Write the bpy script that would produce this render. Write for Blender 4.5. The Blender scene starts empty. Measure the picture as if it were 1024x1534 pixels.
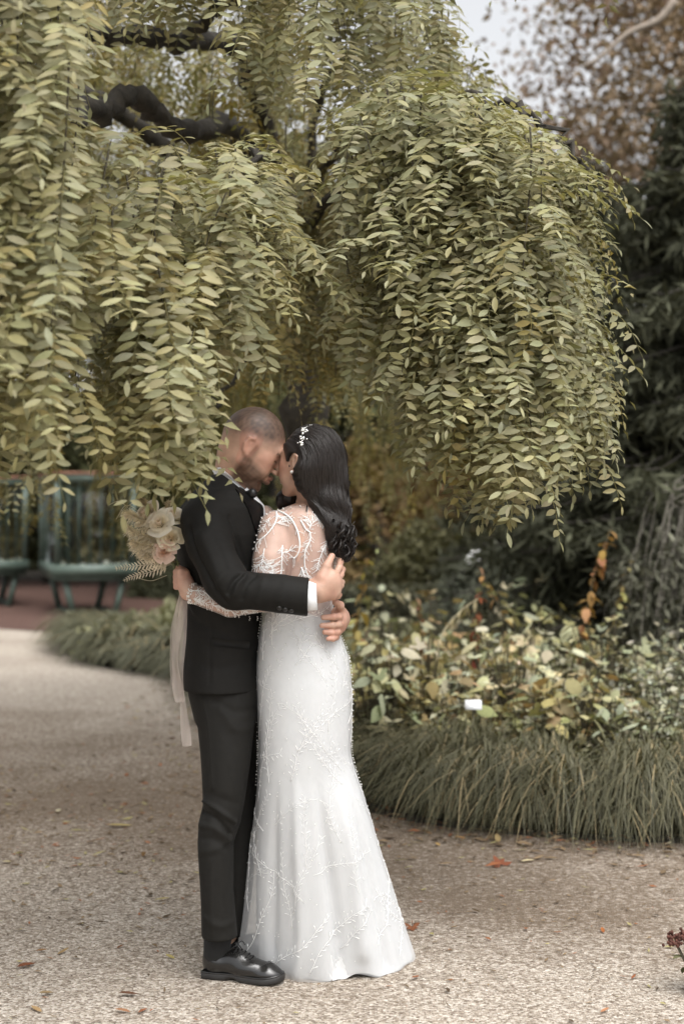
import bpy, math, random
import numpy as np
from mathutils import Vector, Matrix
from mathutils.bvhtree import BVHTree

random.seed(7)
rng = np.random.default_rng(7)
R = math.radians
scene = bpy.context.scene
col = scene.collection

# ------------------------------------------------------------------ camera, sky, sun, exposure
CAM_Z = 1.46
FPX = 50.0 / 36.0 * 1534.0            # focal length in photo pixels
cam_data = bpy.data.cameras.new('camera')
cam_data.sensor_fit = 'VERTICAL'
cam_data.sensor_height = 36.0
cam_data.sensor_width = 24.0
cam_data.lens = 50.0
cam_data.clip_start = 0.05
cam_data.clip_end = 600.0
cam_data.dof.use_dof = True
cam_data.dof.focus_distance = 4.42
cam_data.dof.aperture_fstop = 2.2
cam = bpy.data.objects.new('camera', cam_data)
cam.location = (0, 0, CAM_Z)
cam.rotation_euler = (R(90), 0, 0)
col.objects.link(cam)
scene.camera = cam

SUN_EL, SUN_AZ = R(62), R(160)         # azimuth from +Y clockwise: behind the camera, to the right
world = bpy.data.worlds.new('World')
scene.world = world
world.use_nodes = True
wn, wl = world.node_tree.nodes, world.node_tree.links
wn.clear()
sky = wn.new('ShaderNodeTexSky')
sky.sky_type = 'NISHITA'
sky.sun_disc = False
sky.sun_elevation = SUN_EL
sky.sun_rotation = SUN_AZ
sky.air_density = 1.0
sky.dust_density = 6.0
sky.ozone_density = 1.0
hs = wn.new('ShaderNodeHueSaturation')   # an overcast sky is nearly colourless
hs.inputs['Saturation'].default_value = 0.12
bg = wn.new('ShaderNodeBackground')
bg.inputs['Strength'].default_value = 0.15
wo = wn.new('ShaderNodeOutputWorld')
wl.new(sky.outputs[0], hs.inputs['Color'])
wl.new(hs.outputs[0], bg.inputs['Color'])
wl.new(bg.outputs[0], wo.inputs['Surface'])

sd = bpy.data.lights.new('sun', 'SUN')
sd.energy = 0.6
sd.angle = R(60)
sd.color = (1.0, 0.96, 0.9)
sun = bpy.data.objects.new('sun', sd)
sdir = Vector((math.sin(SUN_AZ) * math.cos(SUN_EL), math.cos(SUN_AZ) * math.cos(SUN_EL), math.sin(SUN_EL)))
sun.rotation_euler = sdir.to_track_quat('Z', 'Y').to_euler()
sun.location = sdir * 30
col.objects.link(sun)

scene.view_settings.view_transform = 'Standard'
scene.view_settings.look = 'None'
scene.view_settings.gamma = 1.0
scene.view_settings.exposure = 0.98
scene.view_settings.use_curve_mapping = False
scene.render.engine = 'CYCLES'
scene.cycles.max_bounces = 8
scene.cycles.transparent_max_bounces = 12
scene.cycles.use_denoising = True

# ------------------------------------------------------------------ helpers
Y0 = 4.37

def at(u, v, y):
    """photo pixel -> world point at depth y"""
    return np.array([(u - 512) / FPX * y, y, CAM_Z - (v - 767) / FPX * y])

def P(u, v, dy=0.0):
    return at(u, v, Y0 + dy)

def on_ground(u, v):
    y = CAM_Z * FPX / (v - 767)
    return np.array([(u - 512) / FPX * y, y, 0.0])

def zpx(v, y): return CAM_Z - (v - 767) / FPX * y
def xpx(u, y): return (u - 512) / FPX * y

def tag(o, label=None, cat=None, group=None, kind=None):
    if label: o['label'] = label
    if cat: o['category'] = cat
    if group: o['group'] = group
    if kind: o['kind'] = kind
    return o

def empty(name, loc=(0, 0, 0)):
    o = bpy.data.objects.new(name, None)
    o.empty_display_size = 0.1
    o.location = tuple(loc)
    col.objects.link(o)
    return o

def np_mesh(name, V, faces, C=None, smooth=True):
    """mesh from arrays; faces is one (M,k) array or a list of them; C per-vertex colour"""
    V = np.asarray(V, dtype=np.float32)
    if not isinstance(faces, list): faces = [faces]
    faces = [np.asarray(f, dtype=np.int32) for f in faces if len(f)]
    me = bpy.data.meshes.new(name)
    me.vertices.add(len(V))
    me.vertices.foreach_set('co', V.ravel())
    nl = sum(f.size for f in faces); npol = sum(len(f) for f in faces)
    me.loops.add(nl); me.polygons.add(npol)
    me.loops.foreach_set('vertex_index', np.concatenate([f.ravel() for f in faces]))
    starts, s = [], 0
    for f in faces:
        k = f.shape[1]
        starts.append(s + np.arange(len(f), dtype=np.int32) * k); s += f.size
    me.polygons.foreach_set('loop_start', np.concatenate(starts))
    me.update(calc_edges=True)
    me.validate()
    if smooth:
        me.polygons.foreach_set('use_smooth', np.ones(len(me.polygons), dtype=bool))
    if C is not None:
        a = me.color_attributes.new('Col', 'FLOAT_COLOR', 'POINT')
        c4 = np.ones((len(V), 4), dtype=np.float32); c4[:, :C.shape[1]] = C
        a.data.foreach_set('color', c4.ravel())
    return me

def add(name, me, mat=None, parent=None, world=True):
    """link a mesh object; vertices are given in world space, shifted to the parent's base"""
    if mat is not None and not me.materials: me.materials.append(mat)
    o = bpy.data.objects.new(name, me)
    col.objects.link(o)
    if parent is not None:
        o.parent = parent
        if world:
            base = parent
            off = Vector((0, 0, 0))
            while base is not None:
                off += base.location; base = base.parent
            o.location = -off
    return o

def merge(parts):
    """[(V, F or [F..], C or None)] -> V, [F3, F4], C"""
    Vs, F3, F4, Cs, n = [], [], [], [], 0
    for p in parts:
        V, F = p[0], p[1]
        C = p[2] if len(p) > 2 else None
        V = np.asarray(V, float)
        for f in (F if isinstance(F, list) else [F]):
            f = np.asarray(f, int)
            if not f.size: continue
            (F3 if f.shape[1] == 3 else F4).append(f + n)
        Vs.append(V)
        if C is not None: Cs.append(np.broadcast_to(np.asarray(C, float), (len(V), len(np.atleast_1d(C)) if np.ndim(C) == 1 else C.shape[1])))
        n += len(V)
    return (np.concatenate(Vs), [np.concatenate(x) for x in (F3, F4) if x], np.concatenate(Cs) if Cs else None)

def tube(pts, rad, n=6, caps=True):
    pts = np.asarray(pts, float); m = len(pts)
    rad = np.broadcast_to(np.asarray(rad, float), (m,))
    T = np.gradient(pts, axis=0); T /= np.linalg.norm(T, axis=1)[:, None] + 1e-9
    ref = np.array([0, 0, 1.0]) if abs(T[0, 2]) < 0.9 else np.array([1.0, 0, 0])
    N = np.zeros_like(pts)
    v = np.cross(T[0], ref); v /= np.linalg.norm(v)
    for i in range(m):
        v = v - T[i] * v.dot(T[i]); v /= np.linalg.norm(v) + 1e-9
        N[i] = v
    B = np.cross(T, N)
    a = np.arange(n) * 2 * math.pi / n
    V = pts[:, None] + rad[:, None, None] * (np.cos(a)[None, :, None] * N[:, None] + np.sin(a)[None, :, None] * B[:, None])
    V = V.reshape(-1, 3)
    i, j = np.meshgrid(np.arange(m - 1), np.arange(n), indexing='ij')
    j2 = (j + 1) % n
    F = np.stack([i * n + j, i * n + j2, (i + 1) * n + j2, (i + 1) * n + j], -1).reshape(-1, 4)
    Fs = [F]
    if caps:
        V = np.vstack([V, pts[0], pts[-1]])
        k = np.arange(n); k2 = (k + 1) % n
        Fs.append(np.vstack([np.stack([np.full(n, m * n), k2, k], -1),
                             np.stack([np.full(n, m * n + 1), (m - 1) * n + k, (m - 1) * n + k2], -1)]))
    return V, Fs

def box(c, s, rot=0.0):
    c = np.asarray(c, float); s = np.asarray(s, float) / 2
    V = np.array([[x, y, z] for x in (-1, 1) for y in (-1, 1) for z in (-1, 1)], float) * s
    if rot:
        cr, sr = math.cos(rot), math.sin(rot)
        V = V @ np.array([[cr, sr, 0], [-sr, cr, 0], [0, 0, 1]])
    F = np.array([[0, 1, 3, 2], [4, 6, 7, 5], [0, 4, 5, 1], [2, 3, 7, 6], [0, 2, 6, 4], [1, 5, 7, 3]])
    return V + c, F

def catmull(pts, n=8):
    pts = np.asarray(pts, float)
    p = np.vstack([2 * pts[0] - pts[1], pts, 2 * pts[-1] - pts[-2]])
    out = []
    for i in range(1, len(p) - 2):
        t = np.linspace(0, 1, n, endpoint=False)[:, None]
        a, b, c, d = p[i - 1], p[i], p[i + 1], p[i + 2]
        out.append(0.5 * (2 * b + (c - a) * t + (2 * a - 5 * b + 4 * c - d) * t ** 2 + (3 * b - a - 3 * c + d) * t ** 3))
    out.append(pts[-1][None])
    return np.vstack(out)

def interp(x, xs, ys):
    return np.interp(x, xs, ys)

def unit(v):
    v = np.asarray(v, float)
    return v / (np.linalg.norm(v) + 1e-12)

# ------------------------------------------------------------------ materials
def new_mat(name):
    m = bpy.data.materials.new(name); m.use_nodes = True
    nt = m.node_tree; b = nt.nodes['Principled BSDF']
    return m, nt, b

def mat(name, rgb, rough=0.7, noise=0.0, scale=30.0, bump=0.0, bscale=None, metallic=0.0, spec=0.5, sheen=0.0, sss=0.0, coat=0.0, attr=False, alpha=None):
    m, nt, b = new_mat(name)
    b.inputs['Roughness'].default_value = rough
    b.inputs['Metallic'].default_value = metallic
    b.inputs['Specular IOR Level'].default_value = spec
    if sheen: b.inputs['Sheen Weight'].default_value = sheen
    if coat: b.inputs['Coat Weight'].default_value = coat
    if sss:
        b.inputs['Subsurface Weight'].default_value = sss
        b.inputs['Subsurface Radius'].default_value = (0.012, 0.004, 0.002)
        b.inputs['Subsurface Scale'].default_value = 1.0
    b.inputs['Base Color'].default_value = (*rgb, 1)
    if alpha is not None: b.inputs['Alpha'].default_value = alpha
    src = None
    if attr:
        a = nt.nodes.new('ShaderNodeVertexColor'); a.layer_name = 'Col'
        src = a.outputs['Color']
    tc = nt.nodes.new('ShaderNodeTexCoord')
    if noise:
        n = nt.nodes.new('ShaderNodeTexNoise'); n.inputs['Scale'].default_value = scale; n.inputs['Detail'].default_value = 4
        nt.links.new(tc.outputs['Object'], n.inputs['Vector'])
        mr = nt.nodes.new('ShaderNodeMapRange')
        mr.inputs['From Min'].default_value = 0.25; mr.inputs['From Max'].default_value = 0.75
        mr.inputs['To Min'].default_value = 1 - noise; mr.inputs['To Max'].default_value = 1 + noise
        nt.links.new(n.outputs['Fac'], mr.inputs['Value'])
        vm = nt.nodes.new('ShaderNodeVectorMath'); vm.operation = 'SCALE'
        if src: nt.links.new(src, vm.inputs[0])
        else: vm.inputs[0].default_value = rgb
        nt.links.new(mr.outputs[0], vm.inputs['Scale'])
        src = vm.outputs[0]
    if src: nt.links.new(src, b.inputs['Base Color'])
    if bump:
        n2 = nt.nodes.new('ShaderNodeTexNoise'); n2.inputs['Scale'].default_value = bscale or scale; n2.inputs['Detail'].default_value = 6
        nt.links.new(tc.outputs['Object'], n2.inputs['Vector'])
        bp = nt.nodes.new('ShaderNodeBump'); bp.inputs['Strength'].default_value = bump; bp.inputs['Distance'].default_value = 0.01
        nt.links.new(n2.outputs['Fac'], bp.inputs['Height'])
        nt.links.new(bp.outputs[0], b.inputs['Normal'])
    return m

def leaf_mat(name, trans=0.35, rough=0.5, gloss=0.06):
    """two-sided leaf: vertex colour x object colour, part of the light passes through"""
    m, nt, b = new_mat(name)
    a = nt.nodes.new('ShaderNodeVertexColor'); a.layer_name = 'Col'
    oi = nt.nodes.new('ShaderNodeObjectInfo')
    mx = nt.nodes.new('ShaderNodeVectorMath'); mx.operation = 'MULTIPLY'
    nt.links.new(a.outputs['Color'], mx.inputs[0]); nt.links.new(oi.outputs['Color'], mx.inputs[1])
    geo = nt.nodes.new('ShaderNodeNewGeometry')
    nz = nt.nodes.new('ShaderNodeTexNoise'); nz.inputs['Scale'].default_value = 60; nz.inputs['Detail'].default_value = 3
    nt.links.new(geo.outputs['Position'], nz.inputs['Vector'])
    mr = nt.nodes.new('ShaderNodeMapRange'); mr.inputs['To Min'].default_value = 0.8; mr.inputs['To Max'].default_value = 1.2
    nt.links.new(nz.outputs['Fac'], mr.inputs['Value'])
    sc = nt.nodes.new('ShaderNodeVectorMath'); sc.operation = 'SCALE'
    nt.links.new(mx.outputs[0], sc.inputs[0]); nt.links.new(mr.outputs[0], sc.inputs['Scale'])
    nt.links.new(sc.outputs[0], b.inputs['Base Color'])
    b.inputs['Roughness'].default_value = rough
    b.inputs['Specular IOR Level'].default_value = gloss * 5
    tr = nt.nodes.new('ShaderNodeBsdfTranslucent')
    tint = nt.nodes.new('ShaderNodeVectorMath'); tint.operation = 'MULTIPLY'; tint.inputs[1].default_value = (1.05, 1.0, 0.55)
    nt.links.new(sc.outputs[0], tint.inputs[0]); nt.links.new(tint.outputs[0], tr.inputs['Color'])
    ms = nt.nodes.new('ShaderNodeMixShader'); ms.inputs[0].default_value = trans
    out = nt.nodes['Material Output']
    nt.links.new(b.outputs[0], ms.inputs[1]); nt.links.new(tr.outputs[0], ms.inputs[2]); nt.links.new(ms.outputs[0], out.inputs['Surface'])
    return m

M = {}
M['leaf'] = leaf_mat('leaf', 0.30, 0.5, 0.07)
M['bgleaf'] = leaf_mat('background_leaf', 0.25, 0.7, 0.03)
M['needle'] = leaf_mat('needle', 0.10, 0.8, 0.03)
M['grass'] = leaf_mat('grass_blade', 0.15, 0.5, 0.07)
M['bark'] = mat('bark', (0.036, 0.031, 0.024), 0.95, 0.6, 18, 1.0, 30)
M['twig'] = mat('twig', (0.05, 0.042, 0.022), 0.8, 0.3, 40)
M['soil'] = mat('soil', (0.035, 0.028, 0.020), 0.95, 0.5, 8, 1.0, 40)
# ------------------------------------------------------------------ ground, path, beds
def sheet(name, outline, z, mtl, label, cat, subdiv=None):
    pts = np.array([[x, y, z] for x, y in outline], float)
    me = bpy.data.meshes.new(name)
    me.from_pydata(pts.tolist(), [], [list(range(len(pts)))])
    me.update()
    # upward-facing
    if me.polygons[0].normal.z < 0: me.flip_normals()
    o = add(name, me, mtl)
    return tag(o, label, cat, kind='structure')

def gravel_material():
    m, nt, b = new_mat('gravel')
    N, L = nt.nodes.new, nt.links.new
    geo = N('ShaderNodeNewGeometry')
    v = N('ShaderNodeTexVoronoi'); v.inputs['Scale'].default_value = 130; v.inputs['Randomness'].default_value = 1
    v2 = N('ShaderNodeTexVoronoi'); v2.inputs['Scale'].default_value = 60
    L(geo.outputs['Position'], v.inputs['Vector']); L(geo.outputs['Position'], v2.inputs['Vector'])
    r1 = N('ShaderNodeValToRGB')
    e = r1.color_ramp.elements
    e[0].position = 0.0; e[0].color = (0.17, 0.135, 0.105, 1)
    e[1].position = 1.0; e[1].color = (0.64, 0.58, 0.51, 1)
    x = e.new(0.35); x.color = (0.36, 0.305, 0.245, 1)
    x = e.new(0.7); x.color = (0.48, 0.425, 0.36, 1)
    sep = N('ShaderNodeSeparateColor'); L(v.outputs['Color'], sep.inputs[0]); L(sep.outputs[0], r1.inputs[0])
    # debris and damp: brown fine organic matter lying in drifts
    n1 = N('ShaderNodeTexNoise'); n1.inputs['Scale'].default_value = 0.55; n1.inputs['Detail'].default_value = 5; n1.inputs['Roughness'].default_value = 0.65
    L(geo.outputs['Position'], n1.inputs['Vector'])
    n2 = N('ShaderNodeTexNoise'); n2.inputs['Scale'].default_value = 38; n2.inputs['Detail'].default_value = 6; n2.inputs['Roughness'].default_value = 0.75
    L(geo.outputs['Position'], n2.inputs['Vector'])
    # drift centre below the tree's edge, fading outwards (distance to a line along the path)
    sx = N('ShaderNodeSeparateXYZ'); L(geo.outputs['Position'], sx.inputs[0])
    mx = N('ShaderNodeMath'); mx.operation = 'MULTIPLY_ADD'; mx.inputs[1].default_value = 0.42; mx.inputs[2].default_value = 0.0
    L(sx.outputs[0], mx.inputs[0])
    my = N('ShaderNodeMath'); my.operation = 'ADD'; L(sx.outputs[1], my.inputs[0]); L(mx.outputs[0], my.inputs[1])
    dr = N('ShaderNodeValToRGB'); ee = dr.color_ramp.elements
    ee[0].position = 0.0; ee[0].color = (0, 0, 0, 1); ee[1].position = 1.0; ee[1].color = (0, 0, 0, 1)
    for p_, c_ in ((0.25, 0.05), (0.36, 0.30), (0.5, 0.36), (0.62, 0.34), (0.82, 0.1)):
        q = ee.new(p_); q.color = (c_, c_, c_, 1)
    mr0 = N('ShaderNodeMapRange'); mr0.inputs['From Min'].default_value = 2.8; mr0.inputs['From Max'].default_value = 10.5
    L(my.outputs[0], mr0.inputs['Value']); L(mr0.outputs[0], dr.inputs[0])
    a1 = N('ShaderNodeMath'); a1.operation = 'ADD'; L(n1.outputs['Fac'], a1.inputs[0]); L(dr.outputs[0], a1.inputs[1])
    a2 = N('ShaderNodeMath'); a2.operation = 'MULTIPLY_ADD'; a2.inputs[1].default_value = 1.5; L(n2.outputs['Fac'], a2.inputs[0]); L(a1.outputs[0], a2.inputs[2])
    mr = N('ShaderNodeMapRange'); mr.inputs['From Min'].default_value = 1.20; mr.inputs['From Max'].default_value = 1.62; mr.inputs['To Max'].default_value = 0.88
    L(a2.outputs[0], mr.inputs['Value'])
    dcol = N('ShaderNodeMixRGB'); dcol.inputs[1].default_value = (0.21, 0.155, 0.108, 1); dcol.inputs[2].default_value = (0.075, 0.052, 0.033, 1)
    L(n2.outputs['Fac'], dcol.inputs[0])
    mix = N('ShaderNodeMixRGB'); L(mr.outputs[0], mix.inputs[0]); L(r1.outputs[0], mix.inputs[1]); L(dcol.outputs[0], mix.inputs[2])
    L(mix.outputs[0], b.inputs['Base Color'])
    b.inputs['Roughness'].default_value = 0.9
    b.inputs['Specular IOR Level'].default_value = 0.2
    ad = N('ShaderNodeMath'); ad.operation = 'MULTIPLY_ADD'; ad.inputs[1].default_value = 0.6
    L(v2.outputs['Distance'], ad.inputs[0]); L(v.outputs['Distance'], ad.inputs[2])
    bp = N('ShaderNodeBump'); bp.invert = True; bp.inputs['Strength'].default_value = 0.8; bp.inputs['Distance'].default_value = 0.008
    L(ad.outputs[0], bp.inputs['Height']); L(bp.outputs[0], b.inputs['Normal'])
    return m

M['gravel'] = gravel_material()
M['mulch'] = mat('mulch', (.085, .042, .030), 0.95, 0.7, 60, 1.0, 90)

g = 250.0
sheet('ground', [(-g, -g), (g, -g), (g, g), (-g, g)], 0.0, M['soil'], 'dark soil ground under the whole garden', 'ground')
# edge of the planting bed, right to left and away from the camera
BED = catmull([(9, 6.9), (5, 6.35), (2.6, 6.12), (1.5, 6.24), (0.86, 6.37), (0.17, 6.85), (-0.30, 8.0), (-0.85, 10.2), (-1.35, 12.3), (-2.3, 13.4), (-3.0, 15.2), (-3.4, 17.2), (-5.2, 18.5), (-9, 19.5), (-16, 20.5)], 6)
path = [(-60, -30), (60, -30), (60, 9)] + [tuple(p) for p in BED] + [(-60, 26)]
sheet('gravel_path', path, 0.006, M['gravel'], 'pale gravel path strewn with brown debris', 'path')
mul = [(-16, 20.3), (-9, 19.2), (-5.2, 18.3), (-3.4, 17.1), (-2.4, 17.6), (-1.6, 19), (-1.0, 21.5), (-1.2, 26), (-6, 30), (-16, 31)]
sheet('mulch_bed', mul, 0.012, M['mulch'], 'reddish bark mulch spread under the green display cases', 'mulch')

# ------------------------------------------------------------------ fallen leaves and litter
def leaf_blade(l, w, bend=0.2, curl=0.1, seg=5):
    """a pointed leaf along +x with a folded midrib, base at the origin"""
    t = np.linspace(0, 1, seg)
    wd = w * 0.5 * np.sin(math.pi * np.clip(t * 0.92 + 0.04, 0, 1)) ** 0.8
    wd[0] *= 0.3; wd[-1] = 0.0005
    zc = -bend * l * t ** 2
    V = np.concatenate([np.stack([t * l, wd, zc + curl * wd], 1), np.stack([t * l, 0 * t, zc], 1), np.stack([t * l, -wd, zc + curl * wd], 1)])
    i = np.arange(seg - 1)
    F = np.concatenate([np.stack([seg + i, seg + i + 1, i + 1, i], 1), np.stack([2 * seg + i, 2 * seg + i + 1, seg + i + 1, seg + i], 1)])
    return V, F

def lobed_leaf(l, n=5, deep=0.45):
    """maple-like leaf outline fanned about its middle, slightly cupped"""
    a = np.linspace(-2.5, 2.5, n * 4 + 1)
    r = l * (0.62 + 0.38 * np.abs(np.cos(a * n / 5.0 * 1.26))) * (1 - deep * 0.5 + deep * 0.5 * np.cos(a * n * 1.26))
    V = np.stack([r * np.cos(a), r * np.sin(a), 0.25 * r ** 2 / l + 0.03 * l * np.sin(a * 3)], 1)
    V = np.vstack([V, [[0, 0, 0]], [[-l * 0.6, 0.0, 0.01]], [[-l * 0.6, 0.004, 0.01]]])
    c = n * 4 + 1
    F = [[i, i + 1, c] for i in range(n * 4)] + [[c, c + 1, c + 2]]
    return V, np.array(F)

M['dry'] = leaf_mat('dry_leaf', 0.1, 0.75, 0.03)

def rotz(V, a):
    c, s = math.cos(a), math.sin(a)
    return V @ np.array([[c, s, 0], [-s, c, 0], [0, 0, 1.0]])

fall = [ # u, v, length m, colour, label, lobed
    (748, 1299, .075, (.17, .06, .032), 'curled rust red lobed leaf lying alone on the gravel before the grass edging', 1),
    (420, 1236 + 90, .05, (.2, .1, .04), None, 0), (790, 1294, .06, (.42, .36, .22), 'long pale straw coloured leaf beside the rust red lobed leaf', 0),
    (982, 1376, .028, (.03, .025, .018), 'small blackish leaf scrap lying on bare pale gravel', 0), (40, 1452, .07, (.13, .05, .025), None, 0), (62, 1430, .04, (.2, .11, .05), None, 0),
    (95, 1432, .05, (.22, .15, .07), None, 0), (180, 1424, .035, (.13, .06, .03), None, 0), (192, 1496, .06, (.10, .05, .03), None, 0), (214, 1520, .045, (.2, .08, .04), None, 0), (184, 1521, .05, (.25, .13, .07), None, 0),
    (902, 1400, .04, (.25, .09, .03), None, 0), (787, 1397, .035, (.22, .09, .04), None, 0), (712, 1370, .04, (.06, .04, .02), None, 0), (617, 1394, .05, (.15, .06, .03), None, 1), (622, 1470, .045, (.2, .08, .04), None, 0),
    (655, 1270, .04, (.3, .2, .08), None, 0), (690, 1260, .05, (.28, .16, .06), None, 0), (866, 1278, .035, (.32, .1, .05), None, 0), (700, 1256, .05, (.2, .1, .05), None, 0), (965, 1268, .04, (.28, .1, .04), None, 0),
    (1000, 1268, .05, (.4, .36, .25), None, 0), (745, 1262, .09, (.36, .27, .13), None, 0), (640, 1252, .045, (.25, .13, .05), None, 0), (612, 1305, .05, (.45, .4, .27), None, 0), (10, 1296, .06, (.4, .34, .2), None, 0),
    (88, 1218, .05, (.4, .36, .25), None, 0), (215, 1285, .06, (.12, .07, .03), None, 0), (180, 1242, .12, (.3, .24, .1), None, 0), (70, 1495, .05, (.22, .16, .09), None, 0), (120, 1300, .04, (.3, .25, .12), None, 0), (255, 1440, .04, (.3, .25, .1), None, 0), (140, 1265, .06, (.1, .06, .03), None, 0), (243, 1352, .06, (.3, .25, .12), None, 0),
    (55, 1518, .06, (.3, .2, .1), None, 0), (948, 1470, .03, (.2, .07, .03), None, 0), (905, 1520, .04, (.3, .15, .08), None, 0),
]
for k, (u, v, l, c, lab, lobed) in enumerate(fall):
    p = on_ground(u, v)
    V, F = lobed_leaf(l * 0.7) if lobed else leaf_blade(l, l * random.uniform(.3, .5), -random.uniform(.02, .25), random.uniform(.2, .6))
    V = rotz(V - V.mean(0), random.uniform(0, 6.28)); V[:, 2] -= V[:, 2].min() - 0.004
    if lobed:
        V = V @ np.array(Matrix.Rotation(0.35, 3, 'X')).T; V[:, 2] -= V[:, 2].min()
    o = add('fallen_leaf', np_mesh('fallen_leaf', V, F, np.tile(np.array(c) * 1.2, (len(V), 1))), M['dry'])
    o.location = (p[0], p[1], 0.008)
    side = 'before the grass edging' if (v < 1290 and u > 520) else ('on the path beside the white dress' if u > 520 else 'on the path beside the dark trousers')
    tone = 'pale straw' if c[1] > .22 else ('orange brown' if c[0] > .2 else 'dark brown')
    tag(o, lab or 'small dry %s leaf lying %s' % (tone, side), 'leaf', None if lab else 'dry %s leaves %s' % (tone, side))

def litter(n, xr, yr, lr, dens=None):
    parts = []
    for _ in range(n):
        x, y = random.uniform(*xr), random.uniform(*yr)
        if dens and random.random() > dens(x, y): continue
        l = random.uniform(*lr)
        V, F = leaf_blade(l, l * random.uniform(.12, .45), random.uniform(-.2, .05), random.uniform(-.3, .6), 3)
        V[:, 2] -= V[:, 2].min()
        tilt = np.array(Matrix.Rotation(random.uniform(-.3, .3), 3, 'X')).T
        V = rotz(V @ tilt, random.uniform(0, 6.28)) + np.array([x, y, 0.012])
        t = random.random()
        c = np.array([.055, .038, .026]) * (1 - t) + np.array([.27, .19, .11]) * t
        if random.random() < .12: c = np.array([.28, .11, .05])
        if random.random() < .10: c = np.array([.34, .30, .14])
        parts.append((V, F, np.tile(c, (len(V), 1))))
    return parts

edge = BED
def near_bed(x, y):
    d = np.min((edge[:, 0] - x) ** 2 + (edge[:, 1] - y) ** 2) ** .5
    return 1.0 if d < .3 else (0.25 if d < .7 else 0.04)
pl = litter(17000, (-3.2, 2.6), (3.2, 12), (.010, .036), lambda x, y: min(1, 0.12 + math.exp(-((y + .42 * x - 6.0) / 1.6) ** 2)) * (0.6 if y < 9 else .25))
pl += litter(2600, (-2.4, -.2), (4.9, 9.5), (.02, .05), lambda x, y: math.exp(-((y + .42 * x - 6.0) / 1.3) ** 2) * .8)
pl += litter(9000, (-1.6, 2.6), (5.7, 12), (.025, .075), near_bed)
V, F, C = merge(pl)
tag(add('leaf_litter', np_mesh('leaf_litter', V, F, C), M['dry']), 'brown crumbs of dead leaves and twigs scattered over the gravel', 'leaf litter', kind='stuff')
# ------------------------------------------------------------------ weeping tree
def leaflet(a, nrm, l, w, base, bend, fold, seg):
    """one leaflet along axis a, upper face towards nrm"""
    a = unit(a); nrm = unit(nrm - a * np.dot(nrm, a)); b = np.cross(nrm, a)
    if seg == 2:      # far leaves: a folded lozenge
        V = np.array([base, base + a * l * .45 + b * w * .5 + nrm * fold * w, base + a * l * .5, base + a * l * .45 - b * w * .5 + nrm * fold * w, base + a * l - nrm * bend * l])
        return V, [np.array([[0, 2, 1], [0, 3, 2], [2, 4, 1], [3, 4, 2]])]
    t = np.linspace(0, 1, seg + 1)
    prof = np.array([0.14, .82, 1.0, .80, .10]) if seg == 4 else np.array([.12, .95, .8, .03])
    wd = w * .5 * prof
    c = base + a * (l * t)[:, None] - nrm * (bend * l * t ** 1.8)[:, None]
    e1 = c + b * wd[:, None] + nrm * (fold * wd)[:, None]
    e2 = c - b * wd[:, None] + nrm * (fold * wd)[:, None]
    V = np.vstack([e1, c, e2]); n = seg + 1; i = np.arange(seg)
    F = np.vstack([np.stack([n + i, n + i + 1, i + 1, i], 1), np.stack([2 * n + i, 2 * n + i + 1, n + i + 1, n + i], 1)])
    return V, [F]

def compound_leaf(r, seg=4):
    """pinnate leaf: local +y faces outwards from the shoot, the rachis droops down -z"""
    npair = r.choice([6, 7, 8, 8]); L = r.uniform(.19, .25)
    t = np.linspace(0, 1, npair + 2)
    out = r.uniform(.05, .13); sway = r.uniform(-.07, .07)
    rach = np.stack([sway * t ** 2, out * np.sin(np.minimum(t * 2.2, 1.57)) , .015 * np.sin(t * 3.0) - L * t ** 1.15], 1)
    parts = []
    if seg > 2:
        V, F = tube(rach, np.linspace(.0014, .0007, len(rach)), 3, False)
        parts.append((V, F, np.tile([.9, .85, .6], (len(V), 1))))
    for k in range(1, npair + 2):
        p = rach[k]
        sz = .050 * (0.72 + .38 * math.sin(math.pi * (k + .6) / (npair + 2.2))) * r.uniform(.72, 1.18)
        term = k == npair + 1
        for s in ((0,) if term else (-1, 1)):
            dn = r.uniform(.05, .55)
            a = np.array([s * math.cos(dn), r.uniform(-.15, .25), -math.sin(dn)]) if s else np.array([r.uniform(-.25, .25), r.uniform(-.1, .2), -1])
            nrm = np.array([r.uniform(-.3, .3), r.uniform(.6, 1.0), r.uniform(.05, .65)])
            V, F = leaflet(a, nrm, sz, sz * r.uniform(.32, .42), p + np.array([s * .003, 0, 0]), r.uniform(.03, .24), r.uniform(.05, .45), seg)
            g = r.uniform(.82, 1.15)
            c = np.array([g * r.uniform(.95, 1.07), g, g * r.uniform(.85, 1.1)])
            parts.append((V, F, np.tile(c, (len(V), 1))))
    return merge(parts)

rl = random.Random(11)
TPL = [compound_leaf(rl, 4) for _ in range(10)]
TPM = [compound_leaf(rl, 3) for _ in range(8)]
TPS = TPM
TPL2 = [compound_leaf(rl, 2) for _ in range(6)]

TREE = np.array([-0.20, 8.9, 0.0])
tree = empty('weeping_tree', TREE)
tag(tree, 'large weeping tree with long hanging shoots of pale green feathery leaves', 'tree')

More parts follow.
